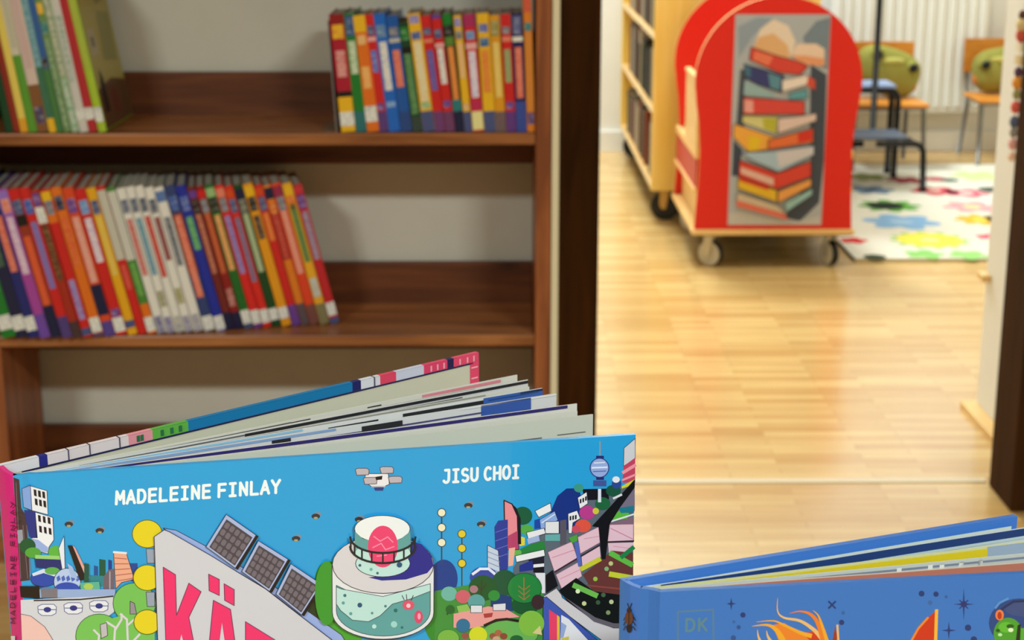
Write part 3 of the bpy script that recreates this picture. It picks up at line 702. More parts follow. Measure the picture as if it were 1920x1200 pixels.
# ------------------------------------------------------------------ rug
RUG = paint((224, 217, 198), 0.95)
rg = MB(); rg.box(1.243, 2.72, 5.575, 7.50, 0.0005, 0.012, RUG)
rg.box(1.240, 1.243, 5.575, 7.50, 0.0005, 0.0118, paint((60, 54, 46), 0.95)); rg.box(1.243, 2.72, 5.5725, 5.575, 0.0005, 0.0118, paint((190, 176, 140), 0.95))
A = Art((0, 0, 0.012), (0, 0, 1), 0.0004, rg, 0.0, rough=0.95)
def emit_up(pts, col, lv):
    w = [at_z(x, y, 0.012) + Vector((0, 0, 0.0003 * lv)) for x, y in pts]
    a = sum(w[i].x * w[(i + 1) % len(w)].y - w[(i + 1) % len(w)].x * w[i].y for i in range(len(w)))
    if a < 0: w.reverse()
    rg.face(w, paint(col, 0.95))
A.emit = emit_up
def flower(cx_, cy_, R, petals, col, mid, ph=0.0):
    c0 = at_z(cx_, cy_, 0.012)
    pts = []
    for k in range(48):
        a = 2 * math.pi * k / 48; rr = R * (0.62 + 0.38 * abs(math.cos(petals * (a + ph) / 2)))
        pts.append((c0.x + rr * math.cos(a), c0.y + rr * math.sin(a), 0.0123)); 
    rg.face(pts, paint(col, 0.95))
    if mid: rg.face([(c0.x + R * .3 * math.cos(2 * math.pi * k / 20), c0.y + R * .3 * math.sin(2 * math.pi * k / 20), 0.0126) for k in range(20)], paint(mid, 0.95))
def disc(cx_, cy_, R, col, z=0.0123):
    c0 = at_z(cx_, cy_, 0.012)
    rg.face([(c0.x + R * math.cos(2 * math.pi * k / 28), c0.y + R * math.sin(2 * math.pi * k / 28), z) for k in range(28)], paint(col, 0.95))
flower(1743, 450, 0.150, 12, (160, 200, 90), None); disc(1743, 450, 0.118, (238, 226, 84), 0.0126); disc(1743, 450, 0.035, (240, 216, 150), 0.0129)
flower(1690, 416, 0.150, 6, (132, 172, 206), (160, 190, 214), 0.3)
flower(1668, 386, 0.130, 8, (96, 160, 60), None); disc(1660, 386, 0.075, (20, 30, 24), 0.0126)
flower(1822, 388, 0.120, 6, (232, 160, 160), (206, 214, 150))
flower(1838, 412, 0.105, 8, (240, 178, 50), (246, 214, 90)); disc(1880, 412, 0.08, (240, 190, 60))
flower(1752, 358, 0.105, 5, (206, 70, 84), (236, 200, 180), 0.5)
flower(1812, 362, 0.10, 5, (214, 106, 120), (240, 214, 200), 0.2)
flower(1600, 451, 0.055, 5, (204, 36, 40), None)
flower(1733, 477, 0.075, 5, (140, 196, 104), None); flower(1815, 478, 0.075, 5, (150, 200, 112), None, 0.4)
flower(1853, 444, 0.05, 5, (216, 90, 110), None)
disc(1640, 482, 0.04, (44, 60, 40)); flower(1632, 356, 0.105, 6, (110, 130, 150), (60, 76, 90))
flower(1625, 332, 0.10, 7, (134, 140, 84), None, 0.2); flower(1700, 338, 0.09, 6, (150, 60, 66), None); disc(1755, 336, 0.05, (196, 80, 90)); disc(1780, 338, 0.04, (60, 84, 70))
flower(1835, 330, 0.13, 6, (206, 216, 150), None); disc(1860, 356, 0.06, (60, 70, 60))
tag(rg.build('rug', base=(1.98, 6.5, 0)), 'cream rug with bright flowers lying on the parquet beside the red cart', 'rug')

# ------------------------------------------------------------------ children's chairs and frog-like cushions
BEECH = wood('beech_plywood', (206, 126, 40), (228, 152, 62), (2, 10, 10), 2.4, 0.4)
GREY = paint((120, 116, 110), 0.35, metal=0.6)
def chair(loc, label, wd=0.33):
    x, y = loc; zs = 0.293
    r = thing('child_chair', label, 'chair', (x, y, 0), "children's chairs by the far wall")
    hw = wd / 2
    b = MB(); b.prism([(x - hw, y - 0.15, zs), (x + hw, y - 0.15, zs), (x + hw, y + 0.13, zs), (x - hw, y + 0.13, zs)], (0, 0, 0.018), BEECH); b.build('seat', r, bevel=0.006)
    b = MB(); P = []
    for k in range(9):
        u = -1 + k / 4.0; P.append((x + u * hw * 0.96, y + 0.165 - 0.018 * (1 - u * u) * -1, 0.40))
    b.prism(P + [(p[0], p[1] + 0.011, p[2]) for p in P[::-1]], (0, 0, 0.155), BEECH); b.build('backrest', r)
    for sx in (-1, 1):
        b = MB(); b.tube([(x + sx * (hw - 0.02), y - 0.12, zs - 0.001), (x + sx * (hw - 0.012), y - 0.15, 0.011)], 0.010, GREY); b.build('leg', r, smooth=True)
        b = MB(); b.tube([(x + sx * (hw - 0.03), y + 0.195, 0.52), (x + sx * (hw - 0.03), y + 0.19, 0.40), (x + sx * (hw - 0.03), y + 0.148, 0.25), (x + sx * (hw - 0.02), y + 0.20, 0.011)], 0.010, GREY); b.build('leg', r, smooth=True)
    b = MB(); b.box(x - hw + 0.02, x + hw - 0.02, y - 0.125, y + 0.145, zs - 0.014, zs - 0.0005, GREY); b.build('seat_frame', r)
    return r
chair((1.755, 7.47), "beech child's chair in front of the radiator, beside the step stool", 0.345)
chair((2.355, 7.62), "beech child's chair against the wall right of the radiator, partly behind the white panel", 0.33)
PLUSH = paint((160, 154, 70), 0.95, noise=0.4)
def cushion(c, r3, tilt, label, eyes):
    r = thing('plush_cushion', label, 'cushion', c, 'green plush cushions on the chairs')
    def sup(p):
        s = lambda v, e: math.copysign(abs(v) ** e, v)
        return Vector((s(p.x, 0.7), p.y, s(p.z, 0.75)))
    def rot(v): 
        v = Vector(v); a = tilt
        return Vector((v.x * math.cos(a) + v.z * math.sin(a), v.y, -v.x * math.sin(a) + v.z * math.cos(a)))
    b = MB(); b.ball((0, 0, 0), r3, PLUSH, 28, 18, sup); b.v = [rot(v) + Vector(c) for v in b.v]; b.build('pillow_body', r, smooth=True)
    for ex, ez in eyes:
        p = rot((ex, -r3[1] * 0.62, ez)) + Vector(c)
        b = MB(); b.ball(p, (0.034, 0.026, 0.034), PLUSH, 16, 10); b.build('eye_bump', r, smooth=True)
        q = MB(); q.ball(p + Vector((0, -0.022, 0)), (0.021, 0.010, 0.021), paint((12, 12, 12), 0.3), 14, 8); q.build('eye', r, smooth=True)
    q = MB(); q.ball(rot((0, -r3[1] * 0.86, r3[2] * 0.5)) + Vector(c), (0.055, 0.012, 0.016), paint((186, 178, 92), 0.9), 16, 8); q.build('brow', r, smooth=True)
    for sx in (-1, 1):
        q = MB(); q.ball(rot((sx * r3[0] * 0.86, -0.01, -r3[2] * 0.2)) + Vector(c), (0.02, 0.02, 0.03), paint((214, 122, 52), 0.9), 12, 8); q.build('cheek_patch', r, smooth=True)
cushion((1.775, 7.535, 0.432), (0.155, 0.062, 0.108), 0.30, 'olive green plush cushion with black eyes on the chair before the radiator', [(-0.075, 0.062), (0.098, 0.052)])
cushion((2.335, 7.675, 0.424), (0.130, 0.062, 0.102), -0.16, 'olive green plush cushion with black eyes on the chair by the white panel', [(-0.078, 0.04), (0.08, 0.05)])

# ------------------------------------------------------------------ step stool
BLACK = paint((18, 20, 20), 0.4)
TREAD = paint((150, 168, 206), 0.35); TREAD_SHADED = paint((96, 104, 118), 0.4)  # lower tread: same tread with its shade put into the colour
st = thing('step_stool', 'black tubular two-step stool with grey-blue treads and a tall handle pole', 'step stool', (1.55, 7.0, 0))
ux0, ux1 = 1.38, 1.735
def bend(p0, corner, p1, r=0.035, n=5):
    p0, c, p1 = Vector(p0), Vector(corner), Vector(p1)
    a = c + (p0 - c).normalized() * r; b_ = c + (p1 - c).normalized() * r
    return [p0] + [(a * (1 - t) ** 2 + c * 2 * t * (1 - t) + b_ * t * t) for t in [k / n for k in range(n + 1)]] + [p1]
TR = 0.0132
zt = 0.398; zl = 0.212
for y in (7.13, 7.25):
    p = bend((ux1 - 0.17, y, zt), (ux1 + 0.004, y, zt), (ux1 + 0.006, y + 0.02, 0.024), 0.05)
    q = bend((ux0 + 0.17, y, zt), (ux0 - 0.004, y, zt), (ux0 - 0.006, y + 0.02, 0.024), 0.05)
    b = MB(); b.tube(p + q[::-1], TR, BLACK) if False else (b.tube(p, TR, BLACK), b.tube(q, TR, BLACK)); b.build('upper_frame', st, smooth=True)
b = MB(); b.box(ux0 + 0.015, ux1 - 0.015, 7.10, 7.28, zt + 0.0115, zt + 0.026, TREAD); b.build('upper_tread', st, bevel=0.004)
p = bend((ux1 - 0.15, 6.83, zl), (1.782, 6.83, zl), (1.787, 6.815, 0.013), 0.045)
q = bend((ux0 + 0.15, 6.83, zl), (1.335, 6.83, zl), (1.33, 6.815, 0.013), 0.045)
b = MB(); b.tube(p, TR, BLACK); b.tube(q, TR, BLACK); b.tube([(1.372, 6.84, zl), (1.372, 7.13, zl)], TR, BLACK); b.tube([(1.742, 6.84, zl), (1.742, 7.13, zl)], TR, BLACK); b.build('lower_frame', st, smooth=True)
b = MB(); b.box(ux0 + 0.01, ux1 - 0.01, 6.85, 7.08, zl + 0.0115, zl + 0.026, TREAD_SHADED); b.build('lower_tread', st, bevel=0.004)
for x, y, z in ((ux1 + 0.006, 7.15, 0.024), (ux0 - 0.006, 7.15, 0.024), (ux1 + 0.006, 7.27, 0.024), (ux0 - 0.006, 7.27, 0.024), (1.787, 6.815, 0.024), (1.33, 6.815, 0.024)):
    b = MB(); b.tube([(x, y, 0.0125), (x, y, 0.03)], 0.0145, CAST); b.build('foot', st, smooth=True)
b = MB(); b.tube([(1.625, 7.09, zl), (1.625, 7.09, 1.0)] + bend((1.625, 7.09, 1.01), (1.625, 7.09, 1.08), (1.56, 7.09, 1.08), 0.05) + [(1.48, 7.09, 1.08)], 0.0135, BLACK); b.build('handle_pole', st, smooth=True)

# ------------------------------------------------------------------ white panel stand behind the right jamb
ws = thing('display_stand', 'white book stand panel on a light wooden base beside the right door jamb', 'book stand', (1.4, 3.8, 0))
b = MB(); b.box(1.205, 1.225, 3.60, 3.945, 0.0165, 1.30, WHITE); b.build('side_panel', ws, bevel=0.002)
b = MB(); b.box(1.68, 1.70, 3.60, 3.945, 0.0165, 1.30, WHITE); b.build('side_panel', ws, bevel=0.002)
b = MB(); b.box(1.17, 1.72, 3.52, 3.966, 0.0003, 0.016, BIRCH); b.build('base_board', ws, bevel=0.002)
for z in (0.35, 0.66, 0.97):
    b = MB(); b.box(1.2255, 1.6795, 3.61, 3.94, z, z + 0.018, BIRCH); b.build('shelf', ws)
b = MB(); b.box(1.184, 1.2045, 3.90, 3.95, 0.338, 0.356, BIRCH); b.build('peg', ws, bevel=0.003)
og = MB(); cols = [(96, 58, 44), (224, 196, 140), (206, 88, 70), (232, 220, 190), (216, 190, 140), (92, 62, 84), (228, 150, 54), (156, 152, 92), (216, 92, 78), (84, 92, 116), (150, 140, 130), (222, 160, 150), (232, 190, 160)]
yo = [25, 42, 62, 84, 108, 130, 150, 172, 196, 224, 244, 266, 290]
sp = Vector((1.192, 3.775, 0))
hang = thing('ornament_string', 'string of small coloured felt ornaments hanging beside the white panel by the jamb', 'garland', (1.192, 3.775, 1.05))
og.tube([(1.193, 3.775, 0.66), (1.193, 3.775, 1.08), (1.2045, 3.775, 1.085)], 0.0008, paint((200, 190, 170), 0.8), 6); og.build('cord', hang)
for i, (c, y) in enumerate(zip(cols, yo)):
    z = 0.997 - (y - 20) * (0.997 - 0.693) / 250.0; rr = [0.010, 0.014, 0.013, 0.011, 0.014, 0.010, 0.013, 0.010, 0.012, 0.012, 0.010, 0.011, 0.009][i]
    b = MB()
    if i in (3, 4): b.box(1.186, 1.200, 3.757, 3.793, z - 0.010, z + 0.010, paint(c, 0.9))
    else: b.ball((1.191, 3.775, z), (rr * 0.9, rr * 1.35, rr * 1.25), paint(c, 0.9), 14, 9)
    b.build('ornament', hang, smooth=i not in (3, 4))

# ================================================================== FOREGROUND BOOKS
TABLE = wood('table_top_oak', (176, 128, 78), (200, 150, 98), (2, 14, 14), 3, 0.45)
tb = thing('display_table', 'wooden display table under the two open books in the foreground', 'table', (0.05, 0.70, 0))
b = MB(); b.box(-0.36, 0.46, 0.42, 0.98, 0.735, 0.76, TABLE); b.build('tabletop', tb, bevel=0.003)
for x in (-0.33, 0.43):
    for y in (0.45, 0.95):
        b = MB(); b.box(x - 0.02, x + 0.02, y - 0.02, y + 0.02, 0, 0.7345, TABLE); b.build('leg', tb, bevel=0.003)

PAPER = paint((202, 200, 184), 0.75)
def wall_strip(mb, path, z0, z1, thick, mat, side):
    """a standing sheet: plan path (x,y), thickness on the given side"""
    P = [Vector((p[0], p[1], 0)) for p in path]; n = len(P); off = []
    for i in range(n):
        t = (P[min(i + 1, n - 1)] - P[max(i - 1, 0)]).normalized(); off.append(Vector((-t.y, t.x, 0)) * thick * side)
    i0 = len(mb.v); k = mb.slot(mat)
    for z in (z0, z1):
        mb.v += [p + Vector((0, 0, z)) for p in P] + [p + o + Vector((0, 0, z)) for p, o in zip(P, off)]
    N = 2 * n
    def q(a, b_, c, d): mb.f.append([i0 + a, i0 + b_, i0 + c, i0 + d]); mb.m.append(k)
    for i in range(n - 1):
        q(i, i + 1, N + i + 1, N + i); q(n + i + 1, n + i, N + n + i, N + n + i + 1)
        q(N + i, N + i + 1, N + n + i + 1, N + n + i); q(i + 1, i, n + i, n + i + 1)
    q(n, 0, N, N + n); q(n - 1, 2 * n - 1, N + 2 * n - 1, N + n - 1)

# ------------------------------------------------------------------ turquoise book
ZT = 1.05; ZB = 0.7604
P_A = at_z(24, 892, ZT); P_B = at_z(1192, 815, ZT); P_R = at_z(-2, 874, ZT); P_K = at_z(897, 661, ZT)
tq = thing('picture_book', 'large turquoise illustrated book with pink spine, standing fanned open in front', 'book', (P_A.x, P_A.y, ZB))
dirF = Vector((P_B.x - P_A.x, P_B.y - P_A.y, 0)).normalized(); nF = Vector((dirF.y, -dirF.x, 0))
TURQ = (40, 158, 218)
fc = MB()
hinge = P_A + dirF * 0.004
wall_strip(fc, [(P_A.x, P_A.y), (hinge.x, hinge.y), (P_A.x + dirF.x * .0065 - nF.x * .0008, P_A.y + dirF.y * .0065 - nF.y * .0008), (P_A.x + dirF.x * .0095, P_A.y + dirF.y * .0095), (P_B.x, P_B.y)], ZB, ZT, 0.0026, paint(TURQ, 0.3, coat=0.2), 1)
A = Art(P_A, nF, 0.00002, fc, 0.0, rough=0.32, coat=0.2)
DK = (44, 42, 62)
# the lower part of the cover (below the photo's edge)
A.poly((96, 166, 84), [(44, 1204), (1187, 1204), (1186, 1720), (66, 1720)])
A.ell((70, 140, 66), 160, 1330, 90, 70); A.ell((120, 186, 92), 860, 1340, 110, 80); A.ell((60, 150, 60), 1060, 1420, 90, 90)
A.poly((204, 204, 212), [(297, 1204), (628, 1204), (1010, 1450), (1010, 1600), (304, 1600)], DK, 1.4)
# skyline on the left
A.poly((66, 50, 56), [(25, 895), (36, 899), (40, 953), (50, 968), (54, 1030), (56, 1088), (38, 1090)])
for x in (30, 43, 50): A.path((120, 100, 106), [(x, 905 if x < 35 else 985), (x + 9, 1085)], 1.2)
A.poly((150, 150, 165), [(32, 994), (42, 993), (44, 1018), (34, 1019)])
A.poly((128, 160, 218), [(41, 916), (57, 910), (60, 957), (44, 951)], DK, 1)
A.poly((228, 230, 238), [(57, 911), (88, 920), (90, 965), (60, 957)], DK, 1)
for r_, y0 in enumerate((917, 934)):
    for k in range(3): A.poly((24, 22, 30), [(63 + 8 * k + r_ * 2, y0 + 2 * k), (68 + 8 * k + r_ * 2, y0 + 1.5 + 2 * k), (69 + 8 * k + r_ * 2, y0 + 14 + 2 * k), (64 + 8 * k + r_ * 2, y0 + 12 + 2 * k)])
A.poly((36, 48, 130), [(45, 956), (66, 958), (68, 1010), (55, 1006)])
A.poly((232, 234, 240), [(66, 960), (99, 970), (101, 1012), (92, 1025), (90, 1038), (66, 1032), (60, 1008), (70, 1008)], DK, 1)
A.poly((150, 172, 226), [(58, 1009), (72, 1012), (90, 1026), (90, 1036), (68, 1033)])
for r_, y0 in enumerate((965, 985)):
    for k in range(3): A.poly((30, 22, 36), [(71 + 9 * k + r_ * 2, y0 + 2 * k), (76 + 9 * k + r_ * 2, y0 + 1.5 + 2 * k), (77 + 9 * k + r_ * 2, y0 + 14 + 2 * k), (72 + 9 * k + r_ * 2, y0 + 12 + 2 * k)])
A.ell((24, 84, 50), 52, 1024, 15, 15); A.ell((80, 160, 60), 62, 1036, 15, 10); A.ell((92, 176, 66), 104, 1035, 13, 12)
A.poly((150, 205, 120), [(66, 1040), (116, 1042), (116, 1050), (66, 1048)])
A.poly((34, 44, 110), [(66, 1047), (118, 1049), (114, 1068), (68, 1064)])
A.ell((40, 72, 170), 82, 1085, 25, 15, DK, 1); A.poly((206, 218, 240), [(60, 1075), (82, 1066), (106, 1076), (104, 1081), (82, 1074), (62, 1080)])
A.ell((90, 170, 80), 98, 1070, 14, 7)
A.poly((226, 230, 242), [(120, 1004), (122, 1068), (118, 1075), (110, 1028)], DK, 0.8)
A.ell((180, 200, 236), 126, 1090, 25, 25, DK, 1); A.ell((44, 76, 178), 126, 1104, 24, 13); 
for k in range(5): A.poly((70, 100, 190), [(106 + 9 * k, 1082), (111 + 9 * k, 1078), (114 + 9 * k, 1086), (108 + 9 * k, 1090)])
A.poly((28, 24, 30), [(127, 1022), (136, 1022), (166, 1085), (150, 1088)]); A.poly((226, 160, 150), [(136, 1022), (141, 1026), (168, 1082), (163, 1086)])
A.poly((160, 185, 230), [(126, 1055), (136, 1062), (146, 1085), (134, 1082)])
for x, y0, w_, c in ((158, 1055, 9, (22, 84, 70)), (176, 1060, 8, (28, 80, 150)), (186, 1048, 12, (20, 86, 66)), (203, 1049, 7, (26, 60, 140)), (168, 1078, 30, (40, 130, 140))):
    A.poly(c, [(x, y0), (x + w_, y0 + 2), (x + w_, 1100), (x, 1100)])
A.poly((90, 176, 150), [(150, 1092), (186, 1090), (188, 1108), (152, 1108)]); A.ell((170, 200, 90), 166, 1099, 9, 6)
A.poly((110, 95, 108), [(195, 1080), (204, 1068), (214, 1066), (215, 1112), (193, 1110)]); A.path((170, 160, 170), [(206, 1072), (206, 1108)], 2.5)
A.poly((30, 70, 150), [(238, 1056), (258, 1056), (258, 1090), (246, 1090)])
A.poly((230, 168, 140), [(213, 1036), (237, 1038), (252, 1086), (228, 1092), (217, 1104)], DK, 1)
for k in range(5): A.path((180, 90, 80), [(215, 1046 + 11 * k), (238 + 3 * k, 1048 + 9 * k)], 1.4)
A.path((226, 226, 232), [(213, 1035), (237, 1037)], 4)
A.poly((148, 172, 216), [(74, 1104), (216, 1104), (216, 1120), (74, 1120)]); A.poly((120, 116, 126), [(76, 1102), (108, 1102), (108, 1120), (78, 1120)])
A.poly((22, 18, 20), [(37, 1098), (74, 1098), (75, 1121), (39, 1119)])
A.poly((206, 208, 216), [(39, 1124), (212, 1116), (214, 1146), (196, 1160), (150, 1206), (41, 1206)])
A.path((40, 36, 44), [(64, 1125), (150, 1123), (212, 1117)], 2.6)
for x, y in ((89, 1142), (138, 1139), (186, 1135)):
    A.poly((226, 228, 236), [(x - 18, y - 6), (x - 10, y - 10), (x + 12, y - 10), (x + 17, y - 5), (x + 16, y + 7), (x + 8, y + 11), (x - 10, y + 11), (x - 17, y + 6)], (70, 80, 140), 1.2)
    A.path((70, 80, 140), [(x - 16, y), (x + 16, y)], 1.4); A.ell((40, 50, 130), x, y, 7, 5)
A.poly((232, 190, 182), [(39, 1150), (58, 1154), (84, 1174), (104, 1206), (41, 1206)], (90, 70, 76), 1)
A.ell((116, 190, 88), 252, 1130, 40, 38, (60, 90, 66), 1.2); A.ell((116, 190, 88), 186, 1192, 44, 42, (60, 90, 66), 1.2); A.poly((116, 190, 88), [(204, 1160), (250, 1146), (290, 1160), (290, 1206), (204, 1206)])
for br in ([(214, 1205), (216, 1175), (200, 1165)], [(216, 1180), (228, 1160), (228, 1150)], [(240, 1206), (238, 1160), (226, 1150)], [(238, 1172), (252, 1160)], [(184, 1206), (186, 1190), (176, 1180)], [(246, 1205), (262, 1188)]):
    A.path((214, 208, 214), br, 4)
A.poly((150, 140, 150), [(244, 1126), (252, 1130), (256, 1150), (244, 1150)], DK, 1); A.poly((190, 184, 190), [(188, 1170), (200, 1166), (202, 1190), (190, 1196)], DK, 1)
for cy_, rr in ((1001, 26), (1082, 24), (1165, 23)):
    A.ell((226, 206, 36), 276, cy_, rr + 2, rr, (90, 96, 40), 1.4)
for y in (1029, 1109): A.poly((150, 160, 180), [(274, y), (290, y), (290, y + 27), (276, y + 27)], DK, 1)
# bees
for x, y in ((129, 983), (187, 995), (592, 968), (555, 1010), (878, 948), (902, 983), (673, 974)):
    A.ell((120, 140, 160), x + 4, y - 4, 7, 4); A.ell((54, 50, 56), x, y, 8, 5); A.ell((170, 160, 120), x, y + 3, 4, 2)
# centre: trees behind the panels
A.ell((58, 148, 46), 618, 1090, 28, 38); A.ell((44, 126, 44), 612, 1150, 30, 60); A.ell((70, 160, 50), 640, 1185, 40, 40)
A.poly((40, 60, 36), [(580, 1128), (590, 1120), (598, 1160), (575, 1165)])
# white sign board
A.poly((150, 172, 226), [(306, 990), (330, 994), (405, 1034), (455, 1064), (505, 1092), (566, 1138), (640, 1190), (650, 1206), (620, 1206), (400, 1060)], DK, 1.2)
A.poly((204, 204, 212), [(289, 1005), (308, 992), (318, 996), (398, 1042), (448, 1073), (498, 1103), (556, 1148), (620, 1197), (628, 1206), (296, 1206)], DK, 1.4)
PK = (236, 48, 110)
A.poly(PK, [(306, 1062), (329, 1076), (331, 1152), (354, 1092), (377, 1108), (354, 1156), (364, 1206), (311, 1206)], (110, 50, 90), 1.4)
A.poly((204, 204, 212), [(336, 1206), (340, 1188), (345, 1206)])
A.poly(PK, [(391, 1075), (411, 1085), (411, 1115), (392, 1106)], (110, 50, 90), 1.4); A.poly(PK, [(420, 1093), (439, 1104), (439, 1134), (421, 1124)], (110, 50, 90), 1.4)
A.poly(PK, [(400, 1124), (432, 1141), (441, 1206), (392, 1206)], (110, 50, 90), 1.4); A.poly((204, 204, 212), [(411, 1206), (416, 1166), (422, 1206)])
A.poly(PK, [(460, 1164), (515, 1198), (515, 1206), (460, 1206)], (110, 50, 90), 1.4)
for q in ([(311, 1205), (332, 1205), (334, 1290), (313, 1290)], [(344, 1205), (364, 1205), (386, 1290), (361, 1290)], [(391, 1205), (411, 1205), (409, 1300), (388, 1300)], [(422, 1205), (441, 1205), (449, 1325), (427, 1318)], [(409, 1242), (426, 1246), (427, 1262), (409, 1258)], [(478, 1205), (500, 1205), (500, 1355), (478, 1345)]): A.poly(PK, q)
# solar panels
for (a, b_, c, d) in (((424, 963), (480, 1002), (441, 1064), (386, 1024)), ((484, 1012), (540, 1047), (505, 1107), (453, 1070)), ((545, 1055), (602, 1093), (565, 1151), (517, 1112))):
    sh = [(x + 4, y + 2) for x, y in (b_, c)]
    A.poly((26, 22, 30), [b_, (b_[0] + 5, b_[1] + 2), (c[0] + 5, c[1] + 3), c])
    A.poly((168, 182, 222), [a, b_, c, d], DK, 1.2)
    g = lambda u, v: tuple((1 - u) * ((1 - v) * a[k] + v * d[k]) + u * ((1 - v) * b_[k] + v * c[k]) for k in (0, 1))
    A.poly((74, 68, 78), [g(.08, .10), g(.95, .10), g(.95, .95), g(.08, .95)])
    lvq = None
    for i in range(5):
        for j in range(4):
            u0, v0 = .10 + i * .168, .13 + j * .204
            qd = [g(u0 + .02, v0 + .05), g(u0 + .05, v0 + .02), g(u0 + .12, v0 + .02), g(u0 + .15, v0 + .05), g(u0 + .15, v0 + .15), g(u0 + .12, v0 + .18), g(u0 + .05, v0 + .18), g(u0 + .02, v0 + .15)]
            A.poly((112, 104, 114), qd)
# round glass tower
A.ell((60, 150, 50), 612, 1110, 22, 60); A.ell((50, 136, 46), 840, 1160, 46, 56); A.ell((24, 62, 140), 832, 1085, 26, 36)
cyl = [(622, 1058)] + [(717.5 - 95 * math.cos(math.pi * k / 20), 1146 + 50 * math.sin(math.pi * k / 20)) for k in range(21)] + [(813, 1058)]
A.poly((226, 228, 230), cyl, DK, 1.4)
A.poly((92, 160, 160), [(630, 1095)] + [(718 - 88 * math.cos(math.pi * k / 20), 1142 + 48 * math.sin(math.pi * k / 20)) for k in range(21)] + [(806, 1100), (760, 1120), (690, 1124)], DK, 1)
A.poly((188, 224, 218), [(630, 1098), (640, 1102), (717, 1116), (806, 1092), (806, 1106), (770, 1120), (735, 1130), (712, 1152), (690, 1163), (660, 1160), (638, 1142), (630, 1130)], DK, 1)
A.ell((214, 210, 214), 717.5, 1056, 95, 54, DK, 1.2)
A.poly((36, 40, 140), [(760, 1010), (790, 1018), (808, 1040), (812, 1058), (800, 1072), (760, 1084), (715, 1086), (690, 1080), (740, 1074), (766, 1058)])
A.ell((190, 226, 220), 717, 1054, 51, 25, DK, 1.2)
A.poly((120, 180, 176), [(665, 990), (768, 990), (770, 1030), (664, 1030)])
A.ell((190, 226, 220), 717, 1036, 52, 22)
A.ell((236, 240, 240), 716, 989, 52, 25, DK, 1.2)
A.poly((96, 160, 158), [(665, 994), (680, 1008), (716, 1015), (750, 1008), (768, 994), (769, 1022), (740, 1032), (716, 1035), (690, 1032), (665, 1022)])
A.ell((234, 66, 116), 717, 1022, 28, 39)
for pt in ([(700, 1003), (712, 1012), (726, 1004), (736, 1014)], [(698, 1024), (714, 1016), (722, 1028), (738, 1022)], [(706, 1040), (724, 1038)]): A.path((246, 140, 170), pt, 2.2)
rail = lambda r_, dy: [(717 - 61 * math.cos(math.pi * k / 18), 1004 + dy + r_ * math.sin(math.pi * k / 18)) for k in range(19)]
A.path((28, 34, 44), rail(30, 0), 4); A.path((28, 34, 44), rail(31, 18), 4)
for k in range(1, 18, 2):
    x, y = rail(30, 0)[k]; A.path((28, 34, 44), [(x, y), (x, y + 18)], 3)
for x, y, rr, c in ((674, 1132, 4.5, (40, 84, 120)), (646, 1114, 3, (60, 120, 130)), (643, 1128, 3, (90, 160, 160)), (657, 1148, 3, (90, 160, 160)), (697, 1147, 2.5, (90, 150, 150)), (722, 1134, 2.5, (70, 130, 130)), (741, 1142, 3.5, (30, 110, 100)), (738, 1168, 6, (160, 214, 206)), (701, 1172, 4, (190, 226, 220)), (674, 1057, 2.5, (60, 90, 120)), (695, 1065, 3, (110, 180, 175)), (748, 1056, 5, (40, 84, 120)), (707, 1072, 2.5, (60, 110, 130)), (753, 1174, 2.5, (40, 110, 110))): A.ell(c, x, y, rr)
A.ell((222, 84, 112), 765, 1132, 11, 9); A.ell((250, 200, 210), 765, 1133, 4); A.ell((222, 70, 110), 784, 1154, 8, 12); A.ell((246, 160, 180), 785, 1153, 3, 6)
for pt in ([(757, 1122), (753, 1114)], [(762, 1122), (761, 1112)], [(770, 1123), (774, 1114)]): A.path(DK, pt, 1.4)
# drone
A.poly((232, 230, 234), [(686, 888), (728, 888), (730, 908), (716, 914), (696, 912), (682, 902)], DK, 1.2)
for x, y in ((679, 885), (725, 882), (694, 902), (741, 900)): A.poly((188, 178, 184), [(x - 13, y - 5), (x - 8, y - 7), (x + 9, y - 7), (x + 13, y - 4), (x + 12, y + 5), (x - 10, y + 6)], (84, 72, 84), 1.2)
A.poly((20, 20, 26), [(704, 894), (717, 892), (716, 899), (705, 900)]); A.poly((44, 60, 130), [(701, 914), (720, 914), (718, 920), (703, 920)]); A.path((190, 190, 200), [(697, 912), (722, 912)], 2.5)
# lamp balls
A.path((60, 70, 100), [(828, 965), (828, 1058)], 2.4); A.path((60, 70, 70), [(866, 1000), (866, 1100)], 2.4)
for y in (961, 989, 1017): A.ell((236, 232, 200), 828, y, 7.5, 7.5, DK, 1.2)
for y in (1001, 1028, 1056): A.ell((226, 200, 50), 866, y, 7.5, 7.5, DK, 1.2)
# right-hand town
A.poly((92, 104, 116), [(962, 1064), (1000, 1012), (1060, 950), (1092, 926), (1150, 914), (1187, 908), (1187, 1110), (1020, 1116), (962, 1110)])
A.poly((64, 142, 62), [(815, 1108), (880, 1096), (1018, 1108), (1018, 1206), (815, 1206)])
A.poly((24, 50, 130), [(1030, 965), (1045, 930), (1062, 916), (1085, 915), (1095, 950), (1080, 985), (1050, 1000), (1032, 985)])
A.ell((26, 90, 60), 980, 967, 18, 17); A.ell((84, 170, 70), 988, 993, 12, 10); A.poly((40, 130, 60), [(962, 1036), (990, 1022), (1020, 1014), (1024, 1032), (980, 1044)]); A.ell((100, 180, 80), 968, 1036, 10, 7); A.poly((226, 210, 60), [(974, 1005), (984, 1008), (984, 1022), (974, 1024)])
A.poly((232, 140, 150), [(945, 938), (960, 945), (970, 967), (972, 1030), (947, 1030)], (40, 20, 30), 2.2); A.poly((184, 66, 106), [(950, 1006), (972, 994), (972, 1030), (950, 1030)])
A.poly((24, 20, 28), [(958, 943), (968, 952), (976, 972), (977, 1020), (971, 1020), (970, 970)])
